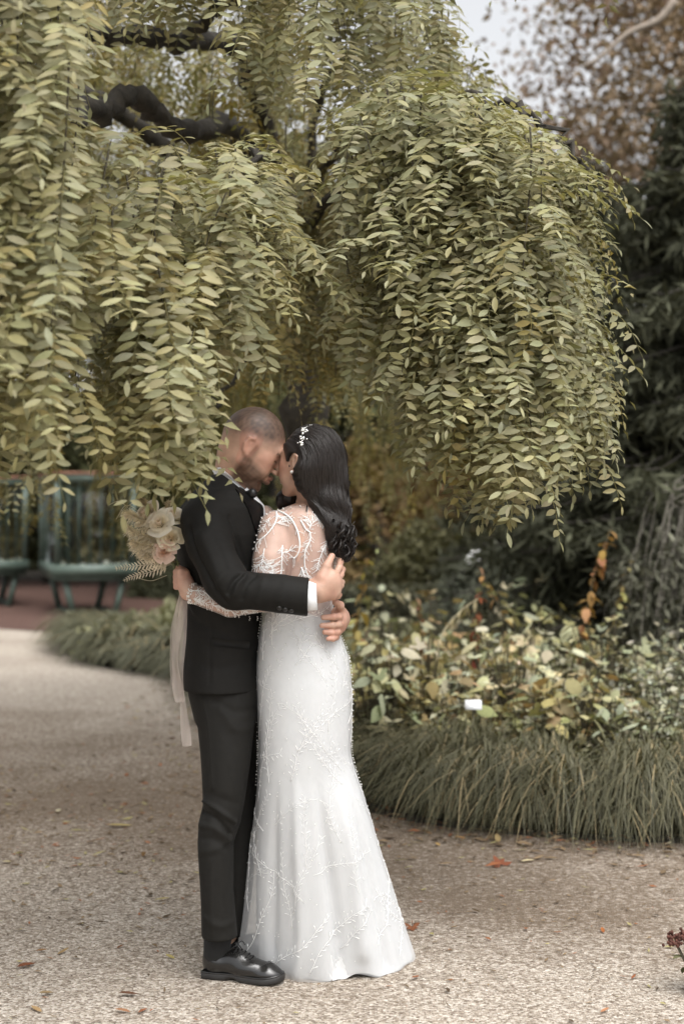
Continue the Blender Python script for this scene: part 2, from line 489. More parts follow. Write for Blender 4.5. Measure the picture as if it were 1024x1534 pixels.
# trunk and arching limbs
def limb(pts, r0, r1, n=9, wob=.02):
    c = catmull(pts, 7)
    c[1:-1] += rng.normal(0, wob, (len(c) - 2, 3)) * np.linspace(.3, 1, len(c) - 2)[:, None]
    rad = np.linspace(r0, r1, len(c)) * (1 + rng.normal(0, .10, len(c)))
    return tube(c, rad, n)
V, F = limb([TREE + (.02, 0, -.05), TREE + (0, .02, .5), TREE + (.04, 0, 1.2), TREE + (-.03, -.05, 2.0), TREE + (0, -.1, 2.7)], .17, .12, 22, .010)
a_ = np.arctan2(V[:, 1] - TREE[1], V[:, 0] - TREE[0]); fur = 1 + .07 * np.sin(a_ * 7 + V[:, 2] * 2.5) + .04 * np.sin(a_ * 13 - V[:, 2] * 4)
V[:, :2] = TREE[:2] + (V[:, :2] - TREE[:2]) * fur[:, None]
flare = np.clip(1 - V[:, 2] / .35, 0, 1)[:, None] ** 2
V = V + (V - (TREE + np.array([.02, 0, 0]))) * flare * np.array([.7, .7, 0])
add('trunk', np_mesh('trunk', V, F), M['bark'], tree)
H = TREE + np.array([0, -.1, 2.6])
limbs = [
    ([H, at(400, 300, 8.0), at(345, 190, 6.8), at(290, 196, 6.2), at(248, 188, 5.9), at(200, 146, 5.6), at(150, 165, 5.3), at(70, 150, 4.7), at(-20, 60, 4.0), at(-140, 60, 3.3)], .10, .035),
    ([H, at(410, 240, 8.2), at(360, 80, 7.0), at(270, 62, 6.2), at(210, 50, 5.8), at(130, 44, 5.2), at(30, -80, 4.6), at(-90, -120, 4.0)], .09, .035),
    ([at(275, 62, 6.2), at(320, 20, 5.9), at(370, -20, 5.4), at(400, -60, 4.9)], .05, .02),
    ([H, at(455, 320, 8.2), at(480, 265, 7.2), at(520, 215, 6.4), at(590, 165, 5.8), at(680, 150, 5.2), at(780, 172, 4.95), at(850, 215, 4.85), at(890, 290, 4.8)], .06, .006),
    ([H, at(440, 300, 8.2), at(430, 340, 7.4), at(470, 330, 6.6), at(540, 250, 5.9), at(600, 205, 5.3), at(640, 240, 4.7)], .08, .012),
    ([H, at(470, 180, 8.4), at(540, 60, 7.6), at(610, -60, 6.9)], .06, .02),
    ([H, at(430, 260, 8), at(420, 330, 6.8), at(415, 380, 6.0), at(400, 300, 5.2), at(380, 230, 4.7), at(360, 260, 4.4)], .07, .012),
    ([H, H + (-.9, .2, .9), H + (-2.1, .3, 1.0), H + (-3.0, .2, .4), H + (-3.4, .1, -.4)], .10, .02),
    ([H, H + (-.7, .9, 1.0), H + (-1.5, 1.8, .9), H + (-2.1, 2.4, .2)], .09, .02),
    ([H, H + (.6, 1.0, 1.0), H + (1.2, 2.0, .8), H + (1.6, 2.6, 0)], .09, .02),
    ([H, H + (-.9, -1.4, .9), H + (-1.9, -3.0, .8), H + (-2.5, -4.2, .3), H + (-2.8, -4.8, -.3)], .09, .02),
    ([at(560, 470, 7.4), at(600, 520, 6.6), at(640, 545, 6.0), at(655, 600, 5.7)], .022, .008),
    ([at(430, 350, 7.4), at(400, 480, 6.9), at(330, 600, 6.5), at(300, 650, 6.3)], .03, .008),
]
for pts, r0, r1 in limbs:
    V, F = limb(pts, r0 * .58, r1 * .66, 9, .020)
    V = V + rng.normal(0, .05 * r0, V.shape)
    add('limb', np_mesh('limb', V, F), M['bark'], tree)

# hanging shoots ---------------------------------------------------------
leaves = []     # (pos, azimuth, tilt, scale, colour, detail)
twigs = []
PALE = np.array([.285, .280, .162]); MID = np.array([.205, .197, .092]); YEL = np.array([.220, .176, .054])  # yellow puts the backlit look of inner leaves into their colour

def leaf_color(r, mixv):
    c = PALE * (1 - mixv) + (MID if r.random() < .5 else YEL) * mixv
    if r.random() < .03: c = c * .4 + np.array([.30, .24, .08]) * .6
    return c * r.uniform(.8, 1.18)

rs = random.Random(5)
def shoot(x, y, ztop, zbot, step=.062, mixv=.2, det=2, lean=0.0, crown=0, azj=.8, scale=1.0):
    n = max(3, int((ztop - zbot) / .08))
    t = np.linspace(0, 1, n)
    az0 = math.atan2(y - TREE[1], x - TREE[0])                # outwards
    ox, oy = math.cos(az0), math.sin(az0)
    ph, amp = rs.uniform(0, 6), rs.uniform(.01, .05)
    arch = .16 * (1 - np.exp(-t * n * .35))
    px = x + ox * (arch - .16) + amp * np.sin(t * 4 + ph) + lean * t
    py = y + oy * (arch - .16) + amp * np.cos(t * 3.3 + ph)
    pz = ztop - (ztop - zbot) * t
    pts = np.stack([px, py, pz], 1)
    twigs.append((pts, det))
    s, k = 0.0, rs.choice([0, 1])
    Ltot = ztop - zbot
    while s < Ltot - .02:
        q = s / Ltot * (n - 1); i = int(q); f = q - i
        p = pts[i] * (1 - f) + pts[min(i + 1, n - 1)] * f
        az = az0 + (1 if k % 2 else -1) * rs.uniform(.05, azj) + rs.gauss(0, .25)
        tilt = rs.gauss(.15, .28)
        uu, vv = p[0] / p[1] * FPX + 512, 767 - (p[2] - CAM_Z) / p[1] * FPX
        if p[1] < 4.9 and (296 < uu < 545 and vv > 490 or 280 < uu < 297 and vv > 640 and rs.random() < .5):
            s += step; k += 1; continue
        if crown and s < .25: tilt += rs.uniform(.05, .55)
        leaves.append((p, az, tilt, scale * rs.uniform(.8, 1.12), leaf_color(rs, min(1, max(0, mixv + rs.uniform(-.2, .25)))), det))
        s += step * rs.uniform(.75, 1.3); k += 1


prof_left = ([-400, -50, 0, 60, 135, 150, 172, 190, 215, 275, 292, 310, 345, 380, 440, 458], [770, 760, 770, 745, 725, 600, 640, 700, 768, 758, 700, 560, 545, 510, 485, 420])
ydep = ([-400, 0, 200, 330, 460], [3.4, 3.45, 3.65, 3.95, 4.7])
for _ in range(100):
    u = rs.uniform(-330, 112); y = interp(u, *ydep) + rs.uniform(-.15, .75)
    vb = interp(u, *prof_left) - abs(rs.gauss(0, 1)) * 130 - (60 if 55 < u < 75 else 0)
    shoot(xpx(u, y), y, zpx(rs.uniform(-420, -60), y), zpx(vb - 92, y), mixv=.3)
for _ in range(60):
    u = rs.uniform(128, 345); y = interp(u, *ydep) + rs.uniform(-.1, .5)
    vt = rs.uniform(185, 420) if rs.random() < .7 else rs.uniform(400, 560)
    if 130 < u < 180 and rs.random() < .5: continue
    vb = interp(u, *prof_left) - abs(rs.gauss(0, 1)) * 75
    if vb - 125 < vt + 60: continue
    shoot(xpx(u, y), y, zpx(vt, y), zpx(vb - 92, y), mixv=.32, crown=1)
for _ in range(21):                                             # the spray that falls past the groom's shoulder
    u = rs.uniform(185, 292); y = rs.uniform(3.6, 3.95)
    shoot(xpx(u, y), y, zpx(rs.uniform(440, 560), y), zpx(interp(u, [185, 215, 270, 295], [690, 745, 722, 690]) - 66 - rs.uniform(0, 50), y), mixv=.25)
for _ in range(20):
    u = rs.uniform(325, 442); y = interp(u, *ydep) + rs.uniform(-.1, .6)
    vt = rs.uniform(140, 300); vb = interp(u, *prof_left) - abs(rs.gauss(0, 1)) * 60 - 50
    if vb < vt + 60: continue
    shoot(xpx(u, y), y, zpx(vt, y), zpx(vb, y), mixv=.3, crown=1)
for _ in range(46):                                             # top of the frame
    u = rs.uniform(100, 650); y = rs.uniform(4.9, 6.3)
    vb = rs.uniform(-40, 25) if 120 < u < 345 else rs.uniform(40, 190)
    shoot(xpx(u, y), y, zpx(rs.uniform(-480, -220), y), zpx(vb, y), mixv=.4)
ptop = ([515, 540, 580, 640, 700, 780, 830, 880, 910, 930], [180, 110, 82, 98, 118, 145, 180, 235, 300, 380])
pbot = ([515, 540, 575, 600, 620, 650, 690, 720, 780, 800, 830, 868, 893, 905, 930], [470, 640, 660, 640, 745, 745, 800, 830, 832, 770, 770, 800, 805, 660, 480])
for _ in range(205):
    u = rs.uniform(524, 876); y = rs.uniform(4.45, 5.6) - .15 * (u > 640)
    vt = interp(u, *ptop) + (0 if rs.random() < .45 else rs.uniform(30, 300)) + 14
    vb = interp(u, *pbot) - abs(rs.gauss(0, 1)) * 110 - 100
    if u > 845: y = rs.uniform(4.7, 5.0)
    if vb < vt + 70: continue
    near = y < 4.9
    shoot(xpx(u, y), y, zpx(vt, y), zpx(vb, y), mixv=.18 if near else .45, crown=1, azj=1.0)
for u, vb in ((612, 740), (572, 655), (548, 640), (716, 828), (752, 825), (782, 830), (866, 805), (852, 770), (665, 742), (690, 800), (640, 700)):
    y = rs.uniform(4.75, 4.95)
    shoot(xpx(u, y), y, zpx(vb - 420, y), zpx(vb - 105, y), mixv=.35 if u < 700 else .2)
for _ in range(75):                                             # leafy skin over the right-hand dome
    u = rs.uniform(535, 868); y = rs.uniform(4.5, 5.5)
    vt = interp(u, *ptop) + rs.uniform(8, 90)
    shoot(xpx(u, y), y, zpx(vt, y), zpx(vt + rs.uniform(40, 90), y), mixv=.12, crown=1, azj=1.6)
for _ in range(34):                                             # sprays behind, against the sky
    u = rs.uniform(540, 765); y = rs.uniform(5.7, 6.8)
    vt = interp(u, [540, 630, 680, 740, 770], [-80, -5, 40, 75, 120]) + rs.uniform(0, 40)
    shoot(xpx(u, y), y, zpx(vt, y), zpx(vt + rs.uniform(60, 200), y), mixv=.25, crown=1, det=1, azj=1.6)
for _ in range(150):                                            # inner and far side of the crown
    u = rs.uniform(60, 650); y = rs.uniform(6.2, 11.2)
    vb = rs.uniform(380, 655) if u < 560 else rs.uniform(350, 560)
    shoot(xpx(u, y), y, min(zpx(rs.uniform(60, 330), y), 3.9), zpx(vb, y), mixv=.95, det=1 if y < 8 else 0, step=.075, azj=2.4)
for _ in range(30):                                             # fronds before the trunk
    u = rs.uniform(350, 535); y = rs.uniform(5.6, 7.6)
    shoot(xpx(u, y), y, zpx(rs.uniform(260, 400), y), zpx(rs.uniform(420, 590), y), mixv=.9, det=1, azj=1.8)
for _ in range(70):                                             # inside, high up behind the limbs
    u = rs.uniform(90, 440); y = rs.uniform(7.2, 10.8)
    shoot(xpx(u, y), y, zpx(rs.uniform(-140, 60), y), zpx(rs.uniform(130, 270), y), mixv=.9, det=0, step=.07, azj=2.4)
for _ in range(120):                                            # the rest of the crown, left, right and behind
    a = rs.uniform(0, 6.283); rr = rs.uniform(2.2, 3.6)
    x, y = TREE[0] + rr * math.cos(a), TREE[1] + rr * math.sin(a)
    if (y < 7.2 and -1.9 < x < 2.2) or x > .095 * y: continue
    shoot(x, y, rs.uniform(2.6, 3.4), rs.uniform(1.3, 1.9), mixv=.7, det=0, step=.08)
for _ in range(45):
    x, y = rs.uniform(-3.2, -1.4), rs.uniform(3.6, 8)
    shoot(x, y, rs.uniform(2.7, 3.2), rs.uniform(1.2, 1.8), mixv=.4, det=0, step=.075)
for _ in range(2600):                                           # roof of the crown
    a = rs.uniform(0, 6.283); rr = 3.6 * math.sqrt(rs.random())
    x, y = TREE[0] + rr * math.cos(a), TREE[1] + rr * math.sin(a) - .6
    if rs.random() < .22: x, y = rs.uniform(-3.2, .2), rs.uniform(4.8, 7)
    z = 4.15 - .09 * ((x - TREE[0]) ** 2 + (y - TREE[1]) ** 2) * (.55 if y < 7 else 1) + rs.uniform(-.25, .15)
    v = 767 - (z - CAM_Z) / y * FPX
    if v > -40 and (y < 7.2 or x / y * FPX + 512 > 520): continue
    leaves.append((np.array([x, y, max(z, 2.9)]), rs.uniform(0, 6.28), rs.uniform(.3, 1.4), 1.1, leaf_color(rs, .5), 0))

def leaf_matrix(p, az, tilt, s):
    # local +y -> outward azimuth; tilt lifts the rachis outwards
    M3 = Matrix.Rotation(az - math.pi / 2, 3, 'Z') @ Matrix.Rotation(tilt, 3, 'X')
    return np.array(M3) * s

# which leaves show largest: nearest ones per patch of the view become single parts
def proj(p): return p[0] / p[1] * FPX + 512, 767 - (p[2] - CAM_Z) / p[1] * FPX
cells, shown = {}, {}
for i, L in enumerate(leaves):
    u, v = proj(L[0] - np.array([0, 0, .1]))
    if -10 < u < 1034 and -10 < v < 860 and L[5] == 2:
        cells.setdefault((int(u // 44), int(v // 50)), []).append((L[0][1], i))
order = []
for k, lst in cells.items():
    lst.sort()
    for rank, (y, i) in enumerate(lst):
        if rank < 3: order.append((rank, y, i))
        if rank < 6: shown[i] = 2 if rank < 2 else 1
order.sort()
chosen = set(i for _, _, i in order[:295])
tplm = [np_mesh('compound_leaf', V, F, C) for V, F, C in TPL]
for m_ in tplm: m_.materials.append(M['leaf'])
for i in sorted(chosen):
    p, az, tilt, s, c, _ = leaves[i]
    o = bpy.data.objects.new('compound_leaf', tplm[i % len(tplm)])
    col.objects.link(o); o.parent = tree
    m4 = Matrix.Translation(Vector(p - TREE)) @ Matrix(leaf_matrix(p, az, tilt, s).tolist()).to_4x4()
    o.matrix_local = m4
    o.color = (*c, 1)
rest = {2: {}, 1: {}, 0: {}}
for i, L in enumerate(leaves):
    if i in chosen: continue
    det = shown.get(i, 0) if L[5] == 2 else (0 if L[0][1] > 7.0 else L[5])     # leaves hidden behind many others need no detail
    T = {2: TPL, 1: TPM, 0: TPL2}[det]
    rest[det].setdefault(i % len(T), []).append(L)
parts = []
for det, T in ((2, TPL), (1, TPM), (0, TPL2)):
    for k, lst in rest[det].items():
        V, Fs, C = T[k]
        Ms = np.array([leaf_matrix(*L[:4]) for L in lst]); Ps = np.array([L[0] for L in lst]); Cs = np.array([L[4] for L in lst])
        VV = np.einsum('mij,nj->mni', Ms, V) + Ps[:, None]
        n = len(V); offs = (np.arange(len(lst)) * n)[:, None, None]
        FF = [(f[None] + offs).reshape(-1, f.shape[1]) for f in Fs]
        parts.append((VV.reshape(-1, 3), FF, (C[None] * Cs[:, None]).reshape(-1, 3)))
V, F, C = merge(parts)
tag(add('foliage', np_mesh('foliage', V, F, C), M['leaf'], tree), kind='stuff')
parts = [tube(p, np.linspace(.0032, .0016, len(p)), 4 if d else 3, False) for p, d in twigs]
V, F, _ = merge(parts)
tag(add('hanging_twigs', np_mesh('hanging_twigs', V, F), M['twig'], tree), kind='stuff')
print('leaves', len(leaves), 'chosen', len(chosen), 'tris', sum(len(m.polygons) for m in bpy.data.meshes))
# ------------------------------------------------------------------ grass edgings
def grass_edging(name, line, width, height, dens, blade, label, c0=(.052, .052, .028), c1=(.185, .172, .100), droop=1.0, seed=1):
    r = np.random.default_rng(seed)
    line = np.asarray(line, float)
    seg = np.linalg.norm(np.diff(line, axis=0), axis=1); s = np.concatenate([[0], np.cumsum(seg)]); Ltot = s[-1]
    n = int(Ltot * dens)
    q = r.uniform(0, Ltot, n)
    x = np.interp(q, s, line[:, 0]); y = np.interp(q, s, line[:, 1])
    tx = np.interp(q + .05, s, line[:, 0]) - np.interp(q - .05, s, line[:, 0]); ty = np.interp(q + .05, s, line[:, 1]) - np.interp(q - .05, s, line[:, 1])
    tl = np.hypot(tx, ty) + 1e-9; tx /= tl; ty /= tl
    w = np.clip(r.normal(0, .5, n), -1, 1) * width * .36
    # tufts: clumped lean
    tuft = np.floor(q / .16 + 3 * np.sign(w)) ; th = (np.sin(tuft * 12.9898) * 43758.5453) % 1; th2 = (np.sin(tuft * 78.233) * 12345.678) % 1
    x0 = x - ty * w; y0 = y + tx * w
    # outward sides: mostly across the row, both ways, with a spread along it
    side = np.where(r.random(n) < .5 + w / width, 1.0, -1.0)
    along = (th - .5) * 1.1 + r.normal(0, .42, n)
    dx = side * -ty + along * tx; dy = side * tx + along * ty
    dl = np.hypot(dx, dy); dx /= dl; dy /= dl
    hh = height * (0.72 + .46 * th2) * r.uniform(.62, 1.15, n)
    reach = width * r.uniform(.24, .66, n)
    zend = np.where(r.random(n) < .75, r.uniform(.0, .5, n), r.uniform(.4, .95, n)) * hh
    K = 6
    t = np.linspace(0, 1, K)
    rise = np.minimum(t / .42, 1)
    Z = hh[:, None] * np.sin(rise * 1.57)[None] ** .8 - (hh - zend)[:, None] * (np.clip((t - .42) / .58, 0, 1) ** 1.5)[None] * droop
    rad = reach[:, None] * (.12 * t + .88 * np.clip((t - .15) / .85, 0, 1) ** .8)[None]
    X = x0[:, None] + dx[:, None] * rad; Yy = y0[:, None] + dy[:, None] * rad
    Zz = np.maximum(Z, .012)
    wv = blade * np.array([.9, 1, 1, .9, .65, .12])
    bx, by = -dy, dx
    A = np.stack([X + bx[:, None] * wv, Yy + by[:, None] * wv, Zz], -1); B = np.stack([X - bx[:, None] * wv, Yy - by[:, None] * wv, Zz], -1)
    V = np.concatenate([A, B], 1)            # n, 2K, 3
    k = np.arange(K - 1); f = np.stack([k, k + 1, K + k + 1, K + k], 1)
    F = (f[None] + (np.arange(n) * 2 * K)[:, None, None]).reshape(-1, 4)
    mixv = np.clip(r.beta(1.3, 2.2, n) + .12 * (th - .5), 0, 1)[:, None]
    C = np.array(c0)[None] * (1 - mixv) + np.array(c1)[None] * mixv
    dead = r.random(n) < .06
    C[dead] = np.array([.34, .27, .15])
    C = np.repeat(C[:, None], 2 * K, 1).reshape(-1, 3)
    # dark core added inside the tufts to block see-through
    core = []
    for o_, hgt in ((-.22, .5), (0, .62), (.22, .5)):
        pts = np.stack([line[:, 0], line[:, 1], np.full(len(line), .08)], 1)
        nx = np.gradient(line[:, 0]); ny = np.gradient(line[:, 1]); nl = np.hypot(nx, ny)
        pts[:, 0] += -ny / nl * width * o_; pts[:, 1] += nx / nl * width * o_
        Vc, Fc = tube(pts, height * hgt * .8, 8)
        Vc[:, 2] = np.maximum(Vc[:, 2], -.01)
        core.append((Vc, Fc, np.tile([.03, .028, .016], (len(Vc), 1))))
    VV, FF, CC = merge([(V.reshape(-1, 3), F, C)] + core)
    o = add(name, np_mesh(name, VV, FF, CC), M['grass'])
    return tag(o, label, 'grass', kind='stuff')

inner = []
off = .42
dB = np.gradient(BED, axis=0); dB /= np.linalg.norm(dB, axis=1)[:, None]
rowc = BED + np.stack([dB[:, 1], -dB[:, 0]], 1) * off           # inside the bed
near_row = rowc[(rowc[:, 1] < 9.6) & (rowc[:, 0] < 3.4)]
far_row = rowc[(rowc[:, 1] >= 9.3) & (rowc[:, 1] < 16.5)]
grass_edging('grass_edging', near_row, .85, .315, 3800, .0023, 'thick low edging of arching grey green grass tufts behind the white dress', seed=3)
grass_edging('grass_edging', far_row, .9, .30, 1150, .007, 'low grass edging curving away along the path towards the green cases', c0=(.09, .092, .055), c1=(.19, .185, .115), seed=4)

# ------------------------------------------------------------------ planting bed
def round_leaf(l, w, r):
    """broad heart-shaped leaf blade along +x, cupped, with a drip tip"""
    t = np.linspace(0, 1, 6)
    wd = w * .5 * np.array([.25, .85, 1.0, .8, .42, .01])
    z = -.35 * l * t ** 2 * r.uniform(.3, 1.2)
    V = np.concatenate([np.stack([t * l - .12 * l * (t < .25), wd, z - .25 * wd], 1), np.stack([t * l, 0 * t, z], 1), np.stack([t * l - .12 * l * (t < .25), -wd, z - .25 * wd], 1)])
    n = 6; i = np.arange(5)
    F = np.concatenate([np.stack([n + i, n + i + 1, i + 1, i], 1), np.stack([2 * n + i, 2 * n + i + 1, n + i + 1, n + i], 1)])
    return V, F
rb = random.Random(21)
BLADE = []
for k in range(5):
    V, F = round_leaf(.15, .105 * rb.uniform(.8, 1.15), rb)
    me = np_mesh('leaf', V, F, np.ones((len(V), 3))); me.materials.append(M['bgleaf']); BLADE.append(me)
for k in range(3):
    V, F = lobed_leaf(.085, 5, .35)
    V[:, 0] += .05; V[:, 2] -= .02
    me = np_mesh('leaf', V, F, np.ones((len(V), 3))); me.materials.append(M['bgleaf']); BLADE.append(me)

def broad_plant(x, y, h, n, c, label, group, spread=.3, size=1.0):
    root = empty('garden_plant', (x, y, 0))
    stems = []
    for k in range(n):
        a = rb.uniform(0, 6.283); rr = spread * math.sqrt(rb.random()); z = h * (1 - .45 * (rr / spread) ** 2) * rb.uniform(.55, 1.05)
        tip = np.array([rr * math.cos(a), rr * math.sin(a), z])
        stems.append(tube(np.array([[tip[0] * .15, tip[1] * .15, 0], [tip[0] * .5, tip[1] * .5, z * .6], tip]), [.006, .004, .003], 4, False))
        o = bpy.data.objects.new('leaf', rb.choice(BLADE)); col.objects.link(o); o.parent = root
        s = size * rb.uniform(.65, 1.2)
        o.matrix_local = Matrix.Translation(Vector(tip)) @ Matrix.Rotation(a + rb.gauss(0, .7), 4, 'Z') @ Matrix.Rotation(rb.uniform(-.2, .8), 4, 'Y') @ Matrix.Rotation(rb.gauss(0, .4), 4, 'X') @ Matrix.Scale(s, 4)
        g = rb.uniform(.7, 1.25); o.color = (c[0] * g * rb.uniform(.9, 1.2), c[1] * g, c[2] * g * rb.uniform(.8, 1.1), 1)
    V, F, _ = merge(stems)
    add('stem', np_mesh('stem', V, F), M['twig'], root, world=False)
    tag(root, label, 'plant', group)
    return root

def fine_plant(name, x, y, h, w, n, c, label, group, lsize=(.03, .06), upright=.5, vary=.35, kind_mat='bgleaf'):
    """shrubby mound: many thin stems, each carrying small leaves from below to the tip"""
    root = empty(name, (x, y, 0))
    stems, lv = [], []
    for k in range(n):
        a = rb.uniform(0, 6.283); rr = w * math.sqrt(rb.random()) * .5; hh = h * (1 - .5 * (2 * rr / w) ** 2) * rb.uniform(.7, 1.1)
        tip = np.array([rr * math.cos(a), rr * math.sin(a), hh])
        pts = np.array([tip * [.2, .2, 0], tip * [.5, .5, .5], tip])
        stems.append(tube(pts, [.005, .004, .002], 3, False))
        for j in range(rb.randint(9, 14)):
            t = rb.uniform(.3, 1.05); p = tip * [t, t, min(t, 1)] if t > .5 else tip * [.2 + t * .6, .2 + t * .6, t]
            l = rb.uniform(*lsize); V, F = leaf_blade(l, l * rb.uniform(.35, .6), rb.uniform(.1, .5), .2, 3)
            M3 = np.array(Matrix.Rotation(rb.uniform(0, 6.28), 3, 'Z') @ Matrix.Rotation(rb.uniform(-1.2, .6) * (1 - upright) - upright * .6, 3, 'Y') @ Matrix.Rotation(rb.gauss(0, .5), 3, 'X'))
            g = rb.uniform(1 - vary, 1 + vary)
            lv.append((V @ M3.T + p, F, np.tile(np.array(c) * g * [rb.uniform(.9, 1.15), 1, rb.uniform(.8, 1.1)], (len(V), 1))))
    V, F, _ = merge(stems); add('stem', np_mesh('stem', V, F), M['twig'], root, world=False)
    V, F, C = merge(lv); tag(add('foliage', np_mesh('foliage', V, F, C), M[kind_mat], root, world=False), kind='stuff')
    tag(root, label, 'plant', group)
    return root

def spire(x, y, h, lean, n, c, label, group, lsize=(.05, .10), bare=.15):
    root = empty('tall_plant', (x, y, 0))
    t = np.linspace(0, 1, 10)
    pts = np.stack([lean[0] * t ** 1.6, lean[1] * t ** 1.6, h * t], 1) + rng.normal(0, .006, (10, 3)) * t[:, None]
    V, F = tube(pts, np.linspace(.007, .003, 10), 5); add('stem', np_mesh('stem', V, F), M['twig'], root, world=False)
    lv = []
    for k in range(n):
        q = rb.uniform(bare, 1.0); i = min(int(q * 9), 8); p = pts[i] + (pts[i + 1] - pts[i]) * (q * 9 - i)
        l = rb.uniform(*lsize) * (1.15 - .5 * q); V, F = leaf_blade(l, l * rb.uniform(.45, .7), rb.uniform(.2, .7), .25, 4)
        M3 = np.array(Matrix.Rotation(rb.uniform(0, 6.28), 3, 'Z') @ Matrix.Rotation(rb.uniform(-.3, 1.0), 3, 'Y'))
        g = rb.uniform(.6, 1.3)
        lv.append((V @ M3.T + p, F, np.tile(np.array(c) * g * [1, rb.uniform(.8, 1.2), rb.uniform(.7, 1.1)], (len(V), 1))))
    V, F, C = merge(lv); tag(add('foliage', np_mesh('foliage', V, F, C), M['bgleaf'], root, world=False), kind='stuff')
    tag(root, label, 'plant', group)
    return root

CREAM, SAGE, YGREEN, OCHRE, GREY = (.46, .45, .32), (.34, .35, .23), (.35, .34, .18), (.36, .28, .15), (.40, .41, .32)
KIND = {'cream': (CREAM, 'pale cream leaved plant with broad drooping leaves in the bed', 'pale cream leaved bed plants'),
        'sage': (SAGE, 'dull sage green plant with broad leaves in the bed', 'sage green bed plants'),
        'ygreen': (YGREEN, 'yellowish green plant with broad leaves in the bed', 'yellow green bed plants'),
        'ochre': (OCHRE, 'ochre autumn coloured plant with broad leaves in the bed', 'ochre bed plants')}
bp = [ # u, top v, depth y, kind, number of leaves, spread
    (555, 960, 8.3, 'ygreen', 16, .22), (590, 985, 8.2, 'cream', 15, .22), (560, 1010, 7.9, 'sage', 14, .24), (618, 960, 9.0, 'ygreen', 14, .25), (640, 1000, 8.2, 'cream', 15, .24), (600, 920, 10.5, 'sage', 14, .35),
    (668, 1010, 8.0, 'ochre', 12, .22), (690, 960, 9.2, 'sage', 15, .28), (735, 985, 8.5, 'cream', 16, .26), (725, 1045, 7.7, 'ygreen', 13, .22), (765, 950, 9.5, 'sage', 14, .3), (770, 1010, 8.1, 'cream', 16, .25),
    (800, 960, 8.8, 'cream', 16, .3), (815, 1035, 7.7, 'ochre', 14, .24), (840, 980, 8.5, 'cream', 16, .28), (860, 1040, 7.6, 'ygreen', 14, .25), (880, 1000, 8.0, 'ochre', 13, .24), (905, 970, 8.8, 'sage', 15, .3),
    (920, 1050, 7.5, 'sage', 14, .26), (530, 1000, 8.8, 'ochre', 10, .2), (735, 920, 11, 'sage', 14, .35), (830, 925, 10.5, 'ygreen', 14, .3), (660, 925, 11, 'ochre', 12, .3), (570, 905, 12, 'sage', 12, .35), (790, 905, 12, 'sage', 12, .35)]
for u, v, y, k, n, sp in bp:
    c, lab, gr = KIND[k]
    broad_plant(xpx(u, y), y, max(.36, zpx(v, y) + .14) * rb.uniform(.85, 1.2), int(n * 4.0), c, lab, gr, sp * 1.25, .70)
for u, v, y in ((930, 955, 8.6), (975, 960, 8.2), (1015, 970, 8.0), (990, 1010, 7.5), (1040, 1010, 7.5), (950, 1030, 7.4), (1080, 980, 8.0), (1000, 930, 9.5)):
    fine_plant('garden_plant', xpx(u, y), y, zpx(v, y), .55, 46, GREY, 'silvery grey plant with small upright leaves in the bed', 'silvery small leaved bed plants')
for u, v, y in ((760, 1060, 7.5), (690, 1070, 7.5), (620, 1050, 7.7), (870, 1075, 7.25), (800, 1075, 7.3), (550, 1055, 7.9), (975, 1070, 7.2), (730, 890, 13), (850, 895, 12.5), (640, 890, 13)):
    fine_plant('garden_plant', xpx(u, y), y, max(.2, zpx(v, y)), .6, 40, (.15, .15, .08), 'dark green ground cover plant with tiny leaves at the bed edge', 'dark green ground cover plants', (.025, .05))
for u, v, y in ((575, 975, 8.6), (610, 995, 8.3), (650, 970, 8.9), (685, 990, 8.5), (720, 965, 9.0), (755, 990, 8.4), (790, 1000, 8.2), (830, 975, 8.7), (865, 985, 8.5), (895, 940, 9.4), (700, 1035, 7.8), (780, 1045, 7.6), (845, 1010, 8.0), (635, 1035, 7.9)):
    fine_plant('garden_plant', xpx(u, y), y, zpx(v, y) + .06, .5, 34, rb.choice([(.36, .36, .26), (.28, .29, .19), (.38, .33, .19)]), 'bushy pale plant with many small leaves in the bed', 'bushy pale bed plants', (.035, .075))
spire(xpx(705, 8.6), 8.6, zpx(885, 8.6), (.05, .1), 55, (.18, .055, .03), 'tall upright plant with dark red autumn leaves in the bed', None)
spire(xpx(845, 8.8), 8.8, zpx(790, 8.8), (.30, .1), 60, (.33, .19, .085), 'tall leaning plant with orange and yellow autumn leaves in the bed', None, (.06, .12))
spire(xpx(800, 9.2), 9.2, zpx(850, 9.2), (-.35, .1), 34, (.30, .2, .09), 'leaning ochre leaved plant beside the orange autumn one', None)
spire(xpx(900, 9.0), 9.0, zpx(840, 9.0), (.2, .1), 34, (.30, .25, .12), 'thin leaning plant with sparse dull yellow leaves by the grey weeping shrub', None)
spire(xpx(527, 9.2), 9.2, zpx(835, 9.2), (.10, .1), 26, (.40, .30, .13), 'yellow leaved stalk rising just beside the dress', None, (.08, .14))
spire(xpx(545, 10.5), 10.5, zpx(800, 10.5), (.12, 0), 30, (.30, .28, .17), 'pale feathery stalk rising beyond the dress', None, (.05, .08))
spire(xpx(645, 9.4), 9.4, zpx(890, 9.4), (-.1, 0), 40, (.20, .12, .07), 'brown withered plant in the middle of the bed', None)
root = empty('bent_stalk', (xpx(632, 8.4), 8.4, 0))
pts = catmull([at(632, 1080, 8.4), at(652, 1000, 8.4), at(662, 950, 8.45), at(690, 915, 8.5), at(715, 897, 8.5)], 6)
V, F = tube(pts, np.linspace(.006, .003, len(pts)), 6); add('stem', np_mesh('stem', V, F), mat('straw', (.40, .35, .22), .8, .2), root)
lv = []
